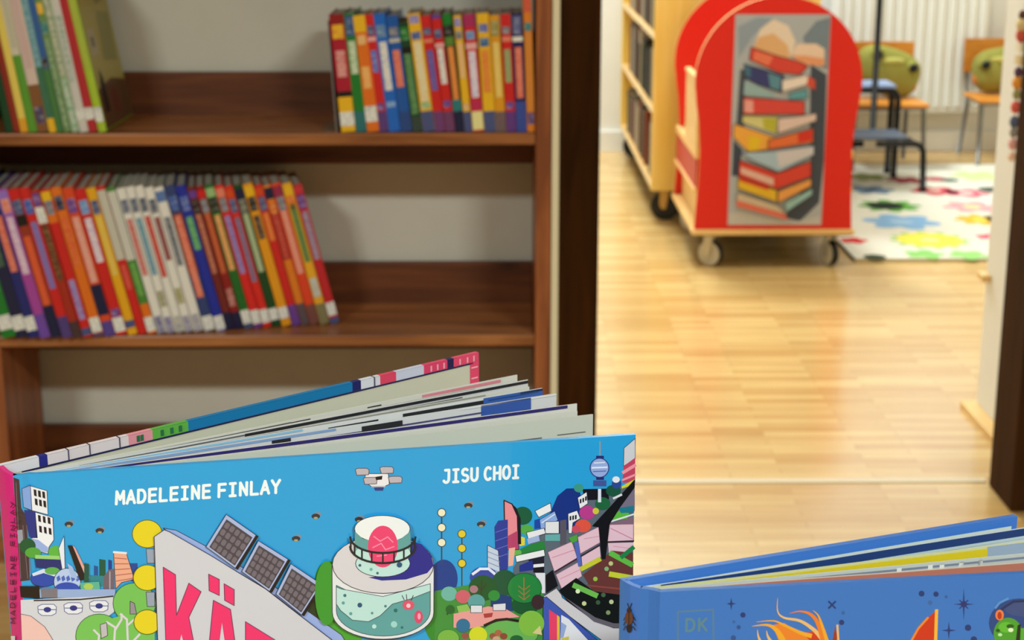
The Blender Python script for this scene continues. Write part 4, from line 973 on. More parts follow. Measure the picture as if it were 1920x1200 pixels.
A.poly((40, 58, 150), [(927, 988), (934, 976), (952, 974), (952, 1068), (930, 1070)]); 
for k in range(4): A.path((90, 110, 196), [(929, 998 + 16 * k), (952, 990 + 16 * k)], 1.4)
A.poly((196, 208, 228), [(914, 1022), (934, 1032), (938, 1082), (914, 1068)], DK, 1)
for k in range(4): A.path((120, 140, 180), [(915, 1034 + 10 * k), (937, 1043 + 10 * k)], 1.2)
A.poly((236, 176, 156), [(954, 1028), (966, 1026), (962, 1060), (953, 1062)])
A.poly((236, 236, 240), [(1003, 958), (1032, 943), (1034, 958), (1010, 970)], DK, 1); A.poly((140, 170, 226), [(1010, 975), (1040, 958), (1046, 975), (1014, 996)], DK, 1)
A.path((220, 228, 244), [(1016, 980), (1040, 964)], 2); A.poly((30, 70, 160), [(1002, 975), (1012, 972), (1014, 990), (1002, 992)])
A.poly((226, 226, 230), [(1022, 978), (1048, 977), (1048, 1000), (1022, 1000)], DK, 1); A.poly((232, 232, 236), [(987, 998), (1020, 990), (1023, 1000), (990, 1010)], DK, 1); A.poly((160, 180, 220), [(988, 1010), (1010, 1003), (1012, 1014), (990, 1020)])
A.poly((100, 170, 170), [(1022, 1002), (1050, 1001), (1050, 1014), (1022, 1014)]); A.poly((90, 84, 96), [(1050, 976), (1062, 974), (1062, 1020), (1050, 1022)])
A.poly((236, 236, 240), [(966, 1042), (1020, 1030), (1022, 1042), (968, 1054)], DK, 1); A.poly((30, 30, 44), [(990, 1050), (1020, 1042), (1020, 1056), (1000, 1060)]); A.poly((36, 50, 140), [(974, 1060), (998, 1050), (1000, 1068), (974, 1072)])
A.poly((232, 232, 236), [(1000, 1058), (1020, 1056), (1020, 1062), (1000, 1064)]); A.poly((26, 22, 30), [(1000, 1064), (1020, 1062), (1020, 1073), (1000, 1073)]); A.poly((226, 226, 232), [(1003, 1074), (1022, 1074), (1022, 1112), (1016, 1112)])
A.poly((22, 20, 26), [(1092, 917), (1140, 916), (1142, 936), (1096, 938)]); A.ell((60, 150, 130), 1085, 915, 9, 8)
A.poly((234, 234, 238), [(1083, 933), (1100, 922), (1102, 944), (1087, 954)], DK, 1); A.poly((234, 234, 238), [(1065, 963), (1082, 957), (1088, 972), (1074, 980), (1072, 1000), (1066, 1000)], DK, 1)
for x, y in ((1087, 936), (1092, 934), (1097, 931), (1068, 968), (1073, 967), (1078, 966)): A.poly((20, 18, 24), [(x, y), (x + 3, y - 1), (x + 3, y + 7), (x, y + 8)])
A.ell((184, 60, 140), 1101, 961, 15, 13); A.ell((224, 84, 64), 1093, 986, 15, 12); A.ell((206, 76, 96), 1080, 992, 8, 7); A.ell((206, 196, 60), 1117, 958, 6); A.ell((30, 100, 60), 1130, 944, 14, 12); A.ell((26, 84, 60), 1150, 920, 14, 11)
A.ell((44, 70, 150), 1156, 907, 9, 9); A.ell((232, 232, 238), 1155, 899, 7, 6)
A.path((150, 150, 160), [(1125, 828), (1125, 856)], 2.4); A.path((36, 44, 110), [(1119, 857), (1131, 857)], 5); A.path((220, 226, 240), [(1124, 918), (1124, 940)], 6); A.path((70, 84, 150), [(1115, 906), (1134, 906)], 11)
A.ell((150, 172, 226), 1124, 877, 17.5, 18, (50, 64, 130), 1.8); A.path((226, 232, 246), [(1110, 877), (1138, 876)], 3); A.path((226, 232, 246), [(1114, 868), (1134, 867)], 2); A.path((80, 100, 170), [(1112, 884), (1136, 883)], 1.6); A.path((36, 44, 110), [(1119, 897), (1131, 897)], 5)
A.poly((206, 206, 212), [(1170, 840), (1191, 822), (1191, 860), (1169, 874)], DK, 1); A.poly((196, 66, 96), [(1169, 874), (1191, 858), (1191, 905), (1167, 905)]); A.path((236, 150, 160), [(1168, 886), (1191, 872)], 6); A.path((236, 150, 160), [(1167, 900), (1191, 890)], 4)
A.poly((206, 206, 50), [(1165, 912), (1190, 898), (1190, 908), (1166, 916)])
A.poly((120, 110, 130), [(1156, 950), (1190, 912), (1190, 958), (1150, 968)]); A.poly((90, 180, 60), [(1143, 968), (1160, 958), (1180, 962), (1176, 972), (1145, 978)]); A.poly((30, 120, 140), [(1160, 952), (1188, 948), (1188, 960), (1164, 962)])
A.path((226, 226, 232), [(1144, 978), (1188, 964)], 3); A.poly((130, 100, 120), [(1142, 982), (1188, 968), (1188, 982)])
PG = (228, 190, 204)
A.poly(PG, [(1083, 1007), (1123, 987), (1125, 1017), (1088, 1038)], (150, 100, 120), 1); A.poly(PG, [(1027, 1035), (1072, 1015), (1083, 1048), (1040, 1074)], (150, 100, 120), 1)
A.poly(PG, [(1042, 1077), (1085, 1053), (1091, 1080), (1053, 1104)], (150, 100, 120), 1); A.poly(PG, [(1138, 983), (1188, 982), (1188, 1013), (1138, 1015)], (150, 100, 120), 1); A.poly(PG, [(1140, 1018), (1188, 1017), (1188, 1032), (1160, 1047), (1142, 1040)])
A.poly(PG, [(1090, 1042), (1124, 1022), (1126, 1044), (1092, 1064)])
A.path((60, 40, 50), [(1040, 1072), (1090, 1042), (1124, 1022)], 3); A.path((60, 40, 50), [(1140, 1016), (1188, 1014)], 3)
for pt in ([(1035, 1045), (1078, 1030)], [(1095, 1010), (1124, 1005)], [(1145, 990), (1186, 1010)], [(1150, 1024), (1180, 1028)], [(1050, 1085), (1086, 1068)]): A.path((214, 130, 160), pt, 1)
A.poly((84, 104, 186), [(1076, 1016), (1084, 1015), (1091, 1060), (1084, 1062)]); A.poly((80, 160, 60), [(1066, 1008), (1082, 1002), (1082, 1014), (1072, 1018)])
A.poly((104, 54, 50), [(1093, 1077), (1127, 1050), (1147, 1032), (1187, 1036), (1187, 1122), (1113, 1110)])
A.poly((18, 20, 16), [(1048, 1106), (1080, 1083), (1113, 1108), (1187, 1118), (1187, 1168), (1127, 1168), (1067, 1132)]); A.path((140, 70, 60), [(1100, 1097), (1186, 1106)], 3)
A.poly((20, 18, 20), [(1110, 986), (1147, 946), (1190, 898), (1190, 913), (1163, 950), (1143, 982), (1135, 1048), (1128, 1048), (1122, 988)]); A.path((220, 220, 226), [(1150, 934), (1165, 927)], 4)
A.poly((22, 20, 24), [(1023, 1078), (1036, 1068), (1046, 1098), (1024, 1112)])
for c, p0, p1, w_ in (((96, 186, 70), (1145, 1037), (1184, 1058), 10), ((30, 130, 70), (1165, 1044), (1187, 1026), 8), ((196, 206, 50), (1144, 1076), (1184, 1083), 10), ((200, 200, 50), (1090, 1066), (1124, 1048), 9), ((110, 184, 80), (1076, 1097), (1118, 1116), 10)): A.path(c, [p0, p1], w_)
for x, y, c in ((1145, 1056, (190, 200, 130)), (1137, 1066, (130, 180, 120)), (1116, 1085, (150, 190, 70)), (1083, 1108, (220, 236, 190)), (1095, 1131, (200, 210, 150)), (1146, 1128, (190, 200, 150)), (1121, 1129, (60, 90, 60)), (1140, 1148, (130, 150, 100)), (1131, 1115, (70, 100, 70))): A.ell(c, x, y, 4.2)
A.poly((208, 204, 208), [(1018, 1118), (1043, 1102), (1052, 1114), (1054, 1120), (1113, 1163), (1150, 1177), (1187, 1177), (1187, 1206), (1136, 1206)], DK, 1)
A.poly((100, 94, 104), [(1050, 1112), (1060, 1120), (1116, 1157), (1150, 1168), (1187, 1168), (1187, 1177), (1150, 1177), (1113, 1165)])
A.poly((66, 88, 176), [(1018, 1120), (1024, 1118), (1128, 1206), (1018, 1206)], DK, 1)
A.poly((228, 228, 234), [(1052, 1152), (1066, 1160), (1108, 1206), (1050, 1206)]); A.poly((150, 170, 216), [(1051, 1165), (1062, 1172), (1056, 1194), (1051, 1196)]); A.poly((214, 200, 70), [(1052, 1196), (1066, 1192), (1066, 1206), (1052, 1206)])
A.poly((232, 66, 104), [(1029, 1142), (1044, 1152), (1044, 1206), (1030, 1206)]); A.poly((226, 190, 60), [(1044, 1152), (1049, 1156), (1049, 1206), (1044, 1206)])
# park
A.ell((50, 70, 160), 907, 1082, 26, 20); A.path((226, 232, 244), [(886, 1076), (900, 1066), (916, 1066), (928, 1076)], 5); A.ell((100, 140, 210), 897, 1087, 5, 4); A.ell((24, 84, 56), 946, 1092, 24, 24)
A.poly((22, 60, 120), [(920, 1110), (958, 1118), (962, 1145), (920, 1140)])
A.ell((26, 86, 44), 905, 1102, 26, 24); A.path((60, 60, 40), [(902, 1122), (903, 1088)], 2.2); A.path((60, 60, 40), [(894, 1096), (903, 1106), (911, 1094)], 2)
A.ell((20, 84, 46), 985, 1134, 26, 18); A.ell((34, 130, 60), 983, 1102, 32, 28, (20, 80, 44), 1.2); A.path((150, 120, 70), [(982, 1124), (982, 1082)], 2.2)
for dy in (0, 9, 18): A.path((150, 120, 70), [(972, 1098 + dy), (982, 1106 + dy), (993, 1097 + dy)], 1.8)
A.ell((60, 40, 44), 1008, 1128, 12, 14); A.ell((44, 140, 60), 926, 1116, 11, 10)
for x, y, rr, c in ((842, 1113, 15, (110, 180, 165)), (868, 1118, 14, (206, 96, 110)), (888, 1104, 8, (170, 120, 130)), (893, 1128, 16, (90, 160, 160))): A.ell(c, x, y, rr, rr * 0.9)
A.poly((140, 190, 90), [(856, 1136), (876, 1132), (884, 1146), (860, 1150)])
A.poly((232, 156, 152), [(850, 1150), (880, 1144), (915, 1136), (950, 1142), (974, 1156), (940, 1160), (910, 1172), (880, 1178), (850, 1176)])
A.poly((222, 222, 228), [(882, 1134), (904, 1134), (904, 1148), (882, 1148)], DK, 1); A.poly((222, 222, 228), [(924, 1132), (948, 1130), (948, 1144), (924, 1144)], DK, 1); A.poly((170, 60, 60), [(906, 1150), (924, 1148), (922, 1156), (908, 1158)])
A.ell((104, 176, 86), 956, 1188, 52, 26); A.path((30, 24, 24), [(908, 1172), (930, 1162), (950, 1160), (974, 1164)], 5)
A.ell((128, 186, 66), 996, 1168, 24, 24); A.poly((214, 200, 140), [(998, 1186), (1012, 1172), (1016, 1190)])
A.ell((210, 214, 40), 896, 1190, 17, 16); A.ell((40, 110, 150), 868, 1172, 13, 13); A.ell((120, 180, 70), 840, 1196, 20, 16)
for x, y, c in ((924, 1192, (150, 84, 60)), (934, 1186, (170, 100, 70)), (944, 1192, (140, 70, 50)), (930, 1198, (200, 160, 130)), (872, 1192, (150, 80, 70))): A.ell(c, x, y, 7, 6)
A.ell((30, 100, 50), 968, 1198, 12, 8); A.path((34, 90, 44), [(846, 1140), (838, 1152)], 3); A.ell((34, 100, 44), 844, 1142, 8)
# author lettering
A.text((236, 244, 246), 'MADELEINE FINLAY', 218, 945, 23, 20.2, -0.071, 5.4)
A.text((236, 244, 246), 'JISU CH0I', 831, 905, 23, 17.4, -0.066, 5.2)
fc.build('front_cover', tq)
# spine
sp = MB(); sd = Vector((P_R.x - P_A.x, P_R.y - P_A.y, 0)); nS = Vector((-sd.y, sd.x, 0)).normalized()
if nS.dot(P_A - EYE) > 0: nS = -nS
PINK = (236, 36, 140)
mid = P_A + sd * 0.5 + nS * 0.0008
wall_strip(sp, [(P_A.x, P_A.y), (P_A.x + sd.x * .2 + nS.x * .0005, P_A.y + sd.y * .2 + nS.y * .0005), (mid.x, mid.y), (P_A.x + sd.x * .8 + nS.x * .0005, P_A.y + sd.y * .8 + nS.y * .0005), (P_R.x + sd.x * .18, P_R.y + sd.y * .18)], ZB, ZT, 0.0022, paint(PINK, 0.32, coat=0.2), -1)
A = Art(mid, nS, 0.00005, sp, 0.0004, rough=0.4)
A.text((110, 20, 90), 'MADELEINE FINLAY', 29.5, 1168, 7.5, 14.5, 0, 1.7, True)
A.poly((232, 226, 232), [(22, 1192), (30, 1192), (30, 1206), (23, 1206)])
sp.build('spine', tq)
# back cover
bcv = MB()
wall_strip(bcv, [(P_R.x, P_R.y), (P_K.x, P_K.y)], ZB, ZT, 0.0026, paint((40, 150, 205), 0.32, coat=0.2), 1)
dirK = Vector((P_K.x - P_R.x, P_K.y - P_R.y, 0)).normalized(); nK = Vector((dirK.y, -dirK.x, 0))
def on_k(u0, u1, z0, z1, col, o=0.0003, top=True):
    a = P_R + dirK * u0; c = P_R + dirK * u1
    bcv.face([(a.x + nK.x * o, a.y + nK.y * o, z0), (c.x + nK.x * o, c.y + nK.y * o, z0), (c.x + nK.x * o, c.y + nK.y * o, z1), (a.x + nK.x * o, a.y + nK.y * o, z1)], paint(col, 0.5))
    if top and z1 >= ZT - 1e-6:
        bk_ = nK * -0.0026
        bcv.face([(a.x + nK.x * o, a.y + nK.y * o, z1 + .0001), (c.x + nK.x * o, c.y + nK.y * o, z1 + .0001), (c.x + bk_.x, c.y + bk_.y, z1 + .0001), (a.x + bk_.x, a.y + bk_.y, z1 + .0001)], paint(col, 0.5))
LK = (P_K - P_R).length
on_k(0.004, LK - 0.002, ZB + 0.002, ZT - 0.0047, (206, 204, 182), 0.0002, False)
# u along the cover for a photo x on its top edge
def u_of(x):
    lo, hi = 0.0, LK
    for _ in range(40):
        m_ = (lo + hi) / 2; p = P_R + dirK * m_ - EYE; px_ = 960 + FOC * p.dot(RIGHT) / p.dot(FWD)
        if px_ < x: lo = m_
        else: hi = m_
    return lo
for x0_, x1_, c in ((0, 72, (226, 222, 226)), (72, 88, (36, 40, 130)), (88, 240, (226, 214, 216)), (240, 285, (230, 150, 160)), (285, 352, (96, 176, 70)), (352, 660, (16, 120, 176)), (660, 676, (30, 34, 100)), (676, 712, (222, 222, 230)), (712, 742, (226, 70, 100)), (742, 794, (206, 208, 226)), (794, 838, (228, 66, 108)), (838, 850, (40, 30, 80)), (850, 897, (232, 74, 110))):
    on_k(u_of(x0_), u_of(x1_) if x1_ < 897 else LK, ZT - 0.0047, ZT, c, 0.0003)
for x_ in (126, 166, 222, 700): on_k(u_of(x_), u_of(x_ + 2.5), ZT - 0.0047, ZT, (90, 84, 110), 0.0005)
for x_ in (806, 818, 830, 860, 874, 886): on_k(u_of(x_), u_of(x_ + 3), ZT - 0.0042, ZT - 0.001, (246, 170, 186), 0.0005)
for x_ in (255, 262, 300, 318, 334): on_k(u_of(x_), u_of(x_ + 6), ZT - 0.0040, ZT - 0.001, (40, 110, 70), 0.0005)
on_k(LK - 0.0062, LK, ZB, ZT - 0.0047, (232, 74, 110), 0.0004, False)
for k in range(30): on_k(LK - 0.0055, LK - 0.001, ZT - 0.008 - k * 0.006, ZT - 0.0072 - k * 0.006, (250, 180, 196), 0.0006, False)
on_k(0.01, LK - 0.004, ZT - 0.0056, ZT - 0.0047, (34, 34, 80), 0.0004, False)
bcv.build('back_cover', tq)
# fanned leaves
ZP = 1.046
ends = [(1112, 777), (1082, 757), (1043, 738), (1017, 728), (990, 712), (970, 703)]
lw = 0.262
pcol = [(200, 199, 182), (212, 210, 200), (206, 206, 206), (214, 214, 212), (206, 206, 204), (210, 208, 196)]
def leaf(parent, i, n, root0, root1, end, zb, zt, prints, col, start=0.0035):
    f = (i + 0.5) / n
    s_ = root0 * (1 - f) + root1 * f
    e = Vector((end.x, end.y, 0)); s0 = Vector((s_.x, s_.y, 0)); d = e - s0; L_ = d.length; d.normalize(); nn = Vector((d.y, -d.x, 0))
    pts = []
    for k in range(9):
        t = k / 8; bow = 0.004 * math.sin(math.pi * min(1, t * 1.6)) * (0.5 - f)
        pts.append(s0 + d * (start + (L_ - start) * t) - nn * bow * 0.6)
    mb = MB(); wall_strip(mb, [(p.x, p.y) for p in pts], zb, zt, 0.0007, paint(col, 0.75), 1)
    for (u0, u1, v0, v1, c) in prints:                       # share along the leaf, depth below its top edge (m)
        N = max(1, int((u1 - u0) * 8))
        for k in range(N):
            ua = u0 + (u1 - u0) * k / N; ub = u0 + (u1 - u0) * (k + 1) / N
            def P(u):
                a = min(7, int(u * 8)); w = u * 8 - a; return pts[a] * (1 - w) + pts[a + 1] * w
            pa, pb = P(ua) + nn * 0.00025, P(ub) + nn * 0.00025
            mb.face([(pa.x, pa.y, zt - v1), (pb.x, pb.y, zt - v1), (pb.x, pb.y, zt - v0), (pa.x, pa.y, zt - v0)], paint(c, 0.6))
    return mb.build('leaf', parent)
NV = (44, 36, 104); BKK = (34, 34, 38)
inkd = (88, 86, 84)
pr = [
 [(0.30, 0.42, 0.009, 0.0096, inkd), (0.45, 0.50, 0.0085, 0.0092, inkd), (0.55, 0.68, 0.0090, 0.0096, inkd), (0.72, 0.76, 0.0082, 0.0088, inkd), (0.80, 0.90, 0.0086, 0.0091, inkd), (0.93, 0.985, 0.0082, 0.0086, inkd)],
 [(0.05, 0.98, 0.0, 0.0016, NV), (0.1, 0.95, 0.012, 0.0126, inkd), (0.3, 0.5, 0.006, 0.0065, (150, 148, 140))],
 [(0.02, 0.55, 0.0, 0.0012, (130, 160, 200)), (0.43, 0.465, 0.0012, 0.0034, BKK), (0.60, 0.68, 0.0012, 0.0040, BKK), (0.84, 0.945, 0.0, 0.0062, (48, 84, 162)), (0.1, 0.85, 0.0034, 0.0042, (70, 66, 110)), (0.8, 1.0, 0.0, 0.0008, (220, 220, 220))],
 [(0.55, 0.65, 0.0016, 0.0040, BKK), (0.70, 0.87, 0.0010, 0.0030, BKK), (0.87, 1.0, 0.0, 0.010, (52, 92, 168)), (0.88, 0.99, 0.0012, 0.002, (120, 170, 206)), (0.3, 0.66, 0.003, 0.0048, (60, 50, 120)), (0.02, 0.5, 0.0, 0.001, (140, 190, 220)), (0.95, 1.0, 0.0, 0.0012, BKK)],
 [(0.4, 1.0, 0.0003, 0.0018, BKK), (0.1, 0.4, 0.0006, 0.0012, (90, 90, 90)), (0.55, 0.85, 0.0026, 0.0036, BKK)],
 [(0.78, 0.96, 0.0006, 0.0022, (214, 130, 140)), (0.1, 0.5, 0.0008, 0.0014, inkd), (0.5, 0.54, 0.001, 0.0022, BKK), (0.66, 0.69, 0.0012, 0.0022, BKK), (0.2, 0.8, 0.003, 0.0034, (60, 60, 60))],
]
rA = P_A + sd * 0.2 - nS * 0.0032; rB = P_A + sd * 0.8 - nS * 0.0032
for i, (px_, py_) in enumerate(ends): leaf(tq, i, 6, rA, rB, at_z(px_, py_, ZP), ZB + 0.003, ZP, pr[i], pcol[i])
# extra thin leaves between
mids = [(0.5, 0), (0.45, 3), (0.4, 4)]
for f_, i in mids:
    a = at_z(*ends[i], ZP); c = at_z(*ends[i + 1], ZP); e = a * (1 - f_) + c * f_
    dd = Vector((e.x - rA.x, e.y - rA.y, 0)); e = Vector((rA.x, rA.y, 0)) + dd * 0.985
    leaf(tq, i + 0.5 + f_ * 0.5 - 0.25, 6, rA, rB, e, ZB + 0.003, ZP - 0.0006, [(0.1, 0.9, 0.0, 0.0007, (150, 148, 140)), (0.55, 0.75, 0.001, 0.002, BKK)] if i != 0 else [], (204, 203, 192))
b = MB(); c0 = rA * 0.5 + rB * 0.5
b.prism([(rA.x, rA.y, ZB + .003), (rA.x + .004, rA.y + .0012, ZB + .003), (rB.x + .004, rB.y + .0022, ZB + .003), (rB.x, rB.y, ZB + .003)], (0, 0, ZP - ZB - .0035), PAPER); b.build('binding', tq)

# ------------------------------------------------------------------ blue book
Z2 = 1.03; ZB2 = 0.7604
Q_S = at_z(1200, 1103, Z2); Q_H = at_z(1238, 1110, Z2); Q_E = at_z(1920, 1075, Z2)
d2 = Vector((Q_E.x - Q_H.x, Q_E.y - Q_H.y, 0)).normalized(); n2 = Vector((d2.y, -d2.x, 0))
Q_R = at_z(1168, 1089, Z2); Q_K = at_z(1908, 968, Z2)
F2 = Q_H + d2 * 0.225
bl = thing('picture_book', 'blue illustrated book with a beetle on its spine, standing open at lower right', 'book', (Q_S.x, Q_S.y, ZB2))
BLUE = (50, 110, 188); BLUE2 = (66, 122, 208)
fb = MB()
wall_strip(fb, [(Q_S.x, Q_S.y), (Q_S.x * .55 + Q_H.x * .45 - n2.x * 0.0006, Q_S.y * .55 + Q_H.y * .45 - n2.y * 0.0006), (Q_H.x - d2.x * .0012 - n2.x * .0010, Q_H.y - d2.y * .0012 - n2.y * .0010), (Q_H.x, Q_H.y), (F2.x, F2.y)], ZB2, Z2, 0.0026, paint(BLUE, 0.34, coat=0.15), 1)
A = Art(Q_H, n2, 0.00002, fb, 0.0, rough=0.36, coat=0.1)
A.path((74, 118, 158), [(1271, 1147), (1337, 1143), (1338, 1204), (1271, 1206), (1271, 1147)], 4)
A.text((82, 126, 146), 'DK', 1286, 1183, 22, 23, -0.03, 5)
SD = (24, 52, 112)
A.poly((222, 124, 40), [(1462, 1204), (1556, 1204), (1604, 1300), (1580, 1440), (1500, 1460), (1452, 1390), (1440, 1290)])
A.poly((196, 52, 24), [(1706, 1204), (1754, 1204), (1752, 1320), (1700, 1400), (1640, 1380), (1670, 1280)])
A.poly((34, 66, 128), [(1860, 1204), (1930, 1204), (1930, 1330), (1880, 1320)])
def star(x, y, h_, w_, core=0):
    A.poly(SD, [(x, y - h_), (x + 2, y - 2), (x + w_, y), (x + 2, y + 2), (x, y + h_), (x - 2, y + 2), (x - w_, y), (x - 2, y - 2)])
    if core: A.ell((40, 44, 110), x, y, core)
    if core:
        for a in (45, 135, 225, 315): A.path(SD, [(x, y), (x + 11 * math.cos(math.radians(a)), y + 11 * math.sin(math.radians(a)))], 2)
star(1371, 1132, 12, 9); star(1807, 1133, 30, 20, 6); star(1779, 1182, 17, 14)
for a in (45, 135, 225, 315): A.path(SD, [(1560, 1134), (1560 + 9 * math.cos(math.radians(a)), 1134 + 9 * math.sin(math.radians(a)))], 3.4)
for x, y, rr, c in ((1728, 1113, 5.5, SD), (1755, 1114, 5, SD), (1774, 1119, 3, (44, 86, 150)), (1744, 1130, 4.5, (50, 96, 160)), (1815, 1177, 6, SD), (1826, 1199, 6, SD), (1578, 1167, 5, SD), (1581, 1149, 3.5, (44, 92, 156)), (1393, 1153, 5, SD), (1385, 1176, 4, (36, 76, 140)), (1376, 1166, 3, (44, 92, 156)), (1375, 1196, 5, (36, 76, 140))): A.ell(c, x, y, rr)
OY = (226, 160, 40); OO = (222, 120, 40); OP = (222, 176, 110)
def strand(col, pts, w_):
    out = []
    P = [pts[0]] + pts + [pts[-1]]
    for k in range(1, len(P) - 2):
        p0, p1, p2, p3 = P[k - 1:k + 3]
        for t in [j / 6 for j in range(6)]:
            out.append(tuple(0.5 * (2 * p1[m_] + (p2[m_] - p0[m_]) * t + (2 * p0[m_] - 5 * p1[m_] + 4 * p2[m_] - p3[m_]) * t * t + (3 * p1[m_] - p0[m_] - 3 * p2[m_] + p3[m_]) * t ** 3) for m_ in (0, 1)))
    A.path(col, out + [pts[-1]], w_, taper=True)
A.poly((222, 124, 40), [(1448, 1172), (1470, 1168), (1500, 1186), (1530, 1186), (1550, 1192), (1556, 1206), (1462, 1206)])
A.poly((196, 52, 24), [(1504, 1186), (1528, 1184), (1546, 1194), (1548, 1206), (1524, 1206)])
strand(OY, [(1410, 1174), (1440, 1172), (1458, 1184), (1470, 1206)], 12)
strand(OY, [(1418, 1166), (1450, 1164), (1470, 1172), (1500, 1186), (1520, 1192)], 8)
strand(OP, [(1458, 1121), (1458, 1146), (1470, 1158), (1500, 1164), (1525, 1180), (1540, 1196)], 8)
strand(OO, [(1480, 1150), (1500, 1146), (1520, 1152), (1534, 1170), (1545, 1206)], 10)
strand(OY, [(1524, 1144), (1534, 1154), (1542, 1175), (1552, 1206)], 7)
strand(OP, [(1420, 1180), (1422, 1194), (1428, 1206)], 6); strand(OP, [(1437, 1182), (1440, 1194), (1448, 1206)], 7)
A.poly((150, 50, 30), [(1560, 1206), (1566, 1174), (1572, 1206)]); A.path(OP, [(1570, 1172), (1572, 1206)], 4)
A.poly((196, 48, 22), [(1756, 1144), (1740, 1158), (1722, 1178), (1706, 1206), (1753, 1206)]); A.path((226, 130, 40), [(1740, 1158), (1722, 1178), (1706, 1206)], 4); A.path((230, 172, 60), [(1756, 1144), (1754, 1206)], 6)
A.ell((34, 66, 128), 1912, 1168, 58, 46); A.ell((56, 74, 124), 1920, 1142, 36, 14); A.path((84, 140, 200), [(1866, 1140), (1874, 1130), (1890, 1122)], 4); A.path((30, 44, 84), [(1878, 1142), (1900, 1128), (1935, 1126)], 4)
A.ell((70, 150, 44), 1890, 1188, 27, 30); A.ell((92, 176, 52), 1886, 1176, 14, 10); A.ell((222, 120, 70), 1874, 1153, 8, 10); A.ell((176, 50, 20), 1874, 1154, 4, 7)
A.ell((30, 84, 24), 1894, 1174, 7, 4); A.ell((214, 234, 190), 1895, 1181, 5, 4); A.ell((30, 84, 24), 1871, 1182, 4, 3); A.ell((180, 220, 160), 1875, 1190, 4, 3); A.poly((20, 40, 20), [(1908, 1172), (1914, 1170), (1912, 1206), (1904, 1206)]); A.poly((80, 160, 50), [(1914, 1178), (1930, 1176), (1930, 1206), (1914, 1206)])
fb.build('front_cover', bl)
# spine with beetle
s2 = MB(); sd2 = Vector((Q_R.x - Q_S.x, Q_R.y - Q_S.y, 0)); nS2 = Vector((-sd2.y, sd2.x, 0)).normalized()
if nS2.dot(Q_S - EYE) > 0: nS2 = -nS2
m2 = Q_S + sd2 * 0.5
wall_strip(s2, [(Q_S.x, Q_S.y), (m2.x + nS2.x * .0006, m2.y + nS2.y * .0006), (Q_R.x, Q_R.y)], ZB2, Z2, 0.0022, paint(BLUE2, 0.34, coat=0.15), -1)
A = Art(m2, nS2, 0.00005, s2, 0.0008, rough=0.4)
for sx in (-1, 1):
    for dy in (-6, 3, 12): A.path((40, 34, 50), [(1183, 1160 + dy), (1183 + sx * 8, 1162 + dy), (1183 + sx * 11, 1168 + dy)], 1.6)
    A.path((40, 34, 50), [(1183, 1142), (1183 + sx * 4, 1130)], 1.4)
A.ell((44, 34, 40), 1183, 1176, 5, 9); A.ell((112, 66, 44), 1183, 1157, 7.5, 13); A.ell((60, 40, 40), 1183, 1143, 4, 5); A.path((60, 40, 36), [(1183, 1147), (1183, 1170)], 1.4)
s2.build('spine', bl)
b2 = MB(); dk2 = Vector((Q_K.x - Q_R.x, Q_K.y - Q_R.y, 0)); nk2 = Vector((dk2.y, -dk2.x, 0)).normalized(); lk2 = dk2.length; dk2.normalize()
wall_strip(b2, [(Q_R.x, Q_R.y), (Q_R.x + dk2.x * .008, Q_R.y + dk2.y * .008), (Q_K.x, Q_K.y)], ZB2, Z2, 0.0028, paint((62, 118, 200), 0.34, coat=0.15), 1)
a_ = Q_R + dk2 * 0.006 + nk2 * 0.0003; e_ = Q_R + dk2 * (lk2 - 0.003) + nk2 * 0.0003
b2.face([(a_.x, a_.y, ZB2 + .004), (e_.x, e_.y, ZB2 + .004), (e_.x, e_.y, Z2 - .004), (a_.x, a_.y, Z2 - .004)], paint((200, 210, 200), 0.7))
b2.build('back_cover', bl)
r2A = Q_S + sd2 * 0.15 - nS2 * 0.003; r2B = Q_S + sd2 * 0.85 - nS2 * 0.003
ends2 = [(1960, 1052), (1955, 1035), (1950, 1013), (1935, 988)]
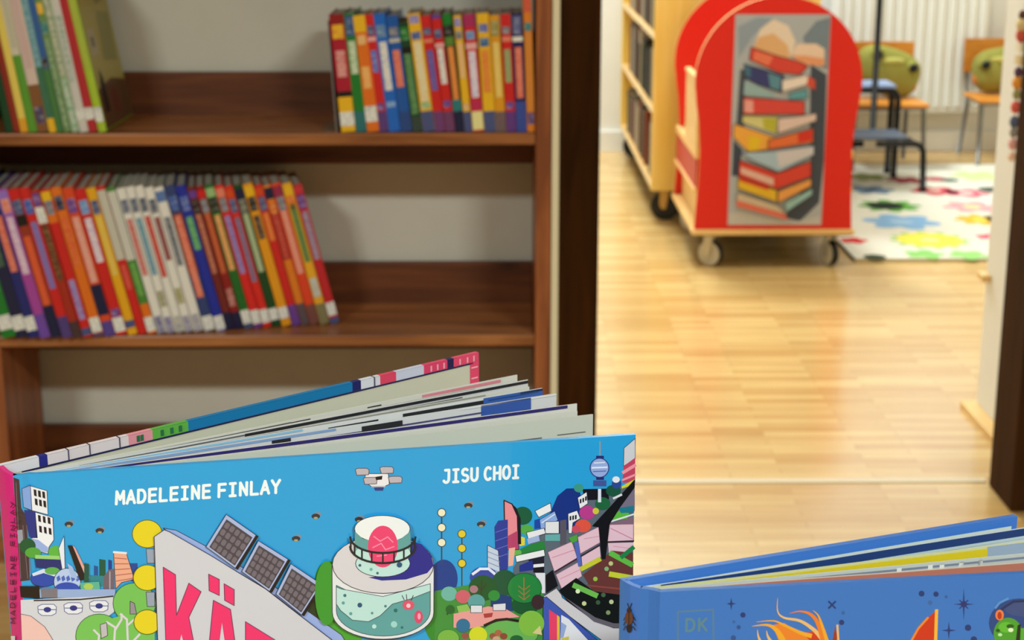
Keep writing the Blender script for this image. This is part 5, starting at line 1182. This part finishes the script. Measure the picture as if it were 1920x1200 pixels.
pr2 = [
 [(0.05, 1, 0.0, 0.006, (190, 116, 92))],
 [(0.05, 1, 0.0, 0.0012, (190, 196, 190)), (0.1, 1, 0.0012, 0.0022, (120, 130, 150)), (0.1, 1.0, 0.0022, 0.0040, (186, 190, 184))] + [(u, u + 0.012, 0.0008, 0.0036, (226, 226, 220)) for u in (0.30, 0.52, 0.62, 0.70, 0.73, 0.78, 0.83)],
 [(0.1, 0.86, 0.0008, 0.006, (214, 192, 30)), (0.86, 1.0, 0.0, 0.007, (150, 168, 190))],
 [(0.05, 1, 0.0, 0.0035, (26, 58, 116)), (0.05, 1.0, 0.0035, 0.0048, (180, 200, 205))],
]
pc2 = [(206, 190, 176), (196, 200, 194), (206, 206, 150), (196, 206, 204)]
for i, (px_, py_) in enumerate(ends2): leaf(bl, i, 4, r2A, r2B, at_z(px_, py_, Z2 - 0.0035), ZB2 + 0.003, Z2 - 0.0035, pr2[i], pc2[i], 0.003)
b = MB(); b.prism([(r2A.x, r2A.y, ZB2 + .003), (r2A.x + .008, r2A.y - .0006, ZB2 + .003), (r2B.x + .008, r2B.y + .001, ZB2 + .003), (r2B.x, r2B.y, ZB2 + .003)], (0, 0, Z2 - ZB2 - .006), paint((222, 222, 212), 0.8)); b.build('binding', bl)

# ceiling luminaires (the lamps' bodies, two of them for added fill lamps)
for x, y, sx, sy, lab in ((2.25, -2.05, 1.3, 0.55, 'long white ceiling lamp in the near room, right-hand one'), (-2.32, -2.05, 0.95, 0.55, 'added white fill lamp in the near room, left-hand one'), (0.8, 4.7, 1.3, 1.3, 'square white ceiling lamp above the far side of the doorway'), (2.0, 5.6, 1.3, 1.3, 'square white ceiling lamp above the rug'), (0.2, 7.1, 1.1, 1.1, 'added white lamp for the far wall, left of the maple trolley')):
    r = thing('ceiling_lamp', lab, 'lamp', (x, y, 3.6))
    b = MB(); b.box(x - sx / 2, x + sx / 2, y - sy / 2, y + sy / 2, 3.545, 3.5995, WHITE); b.build('housing', r, bevel=0.004)

for o in list(bpy.data.objects):
    if '_at' in o: del o['_at']
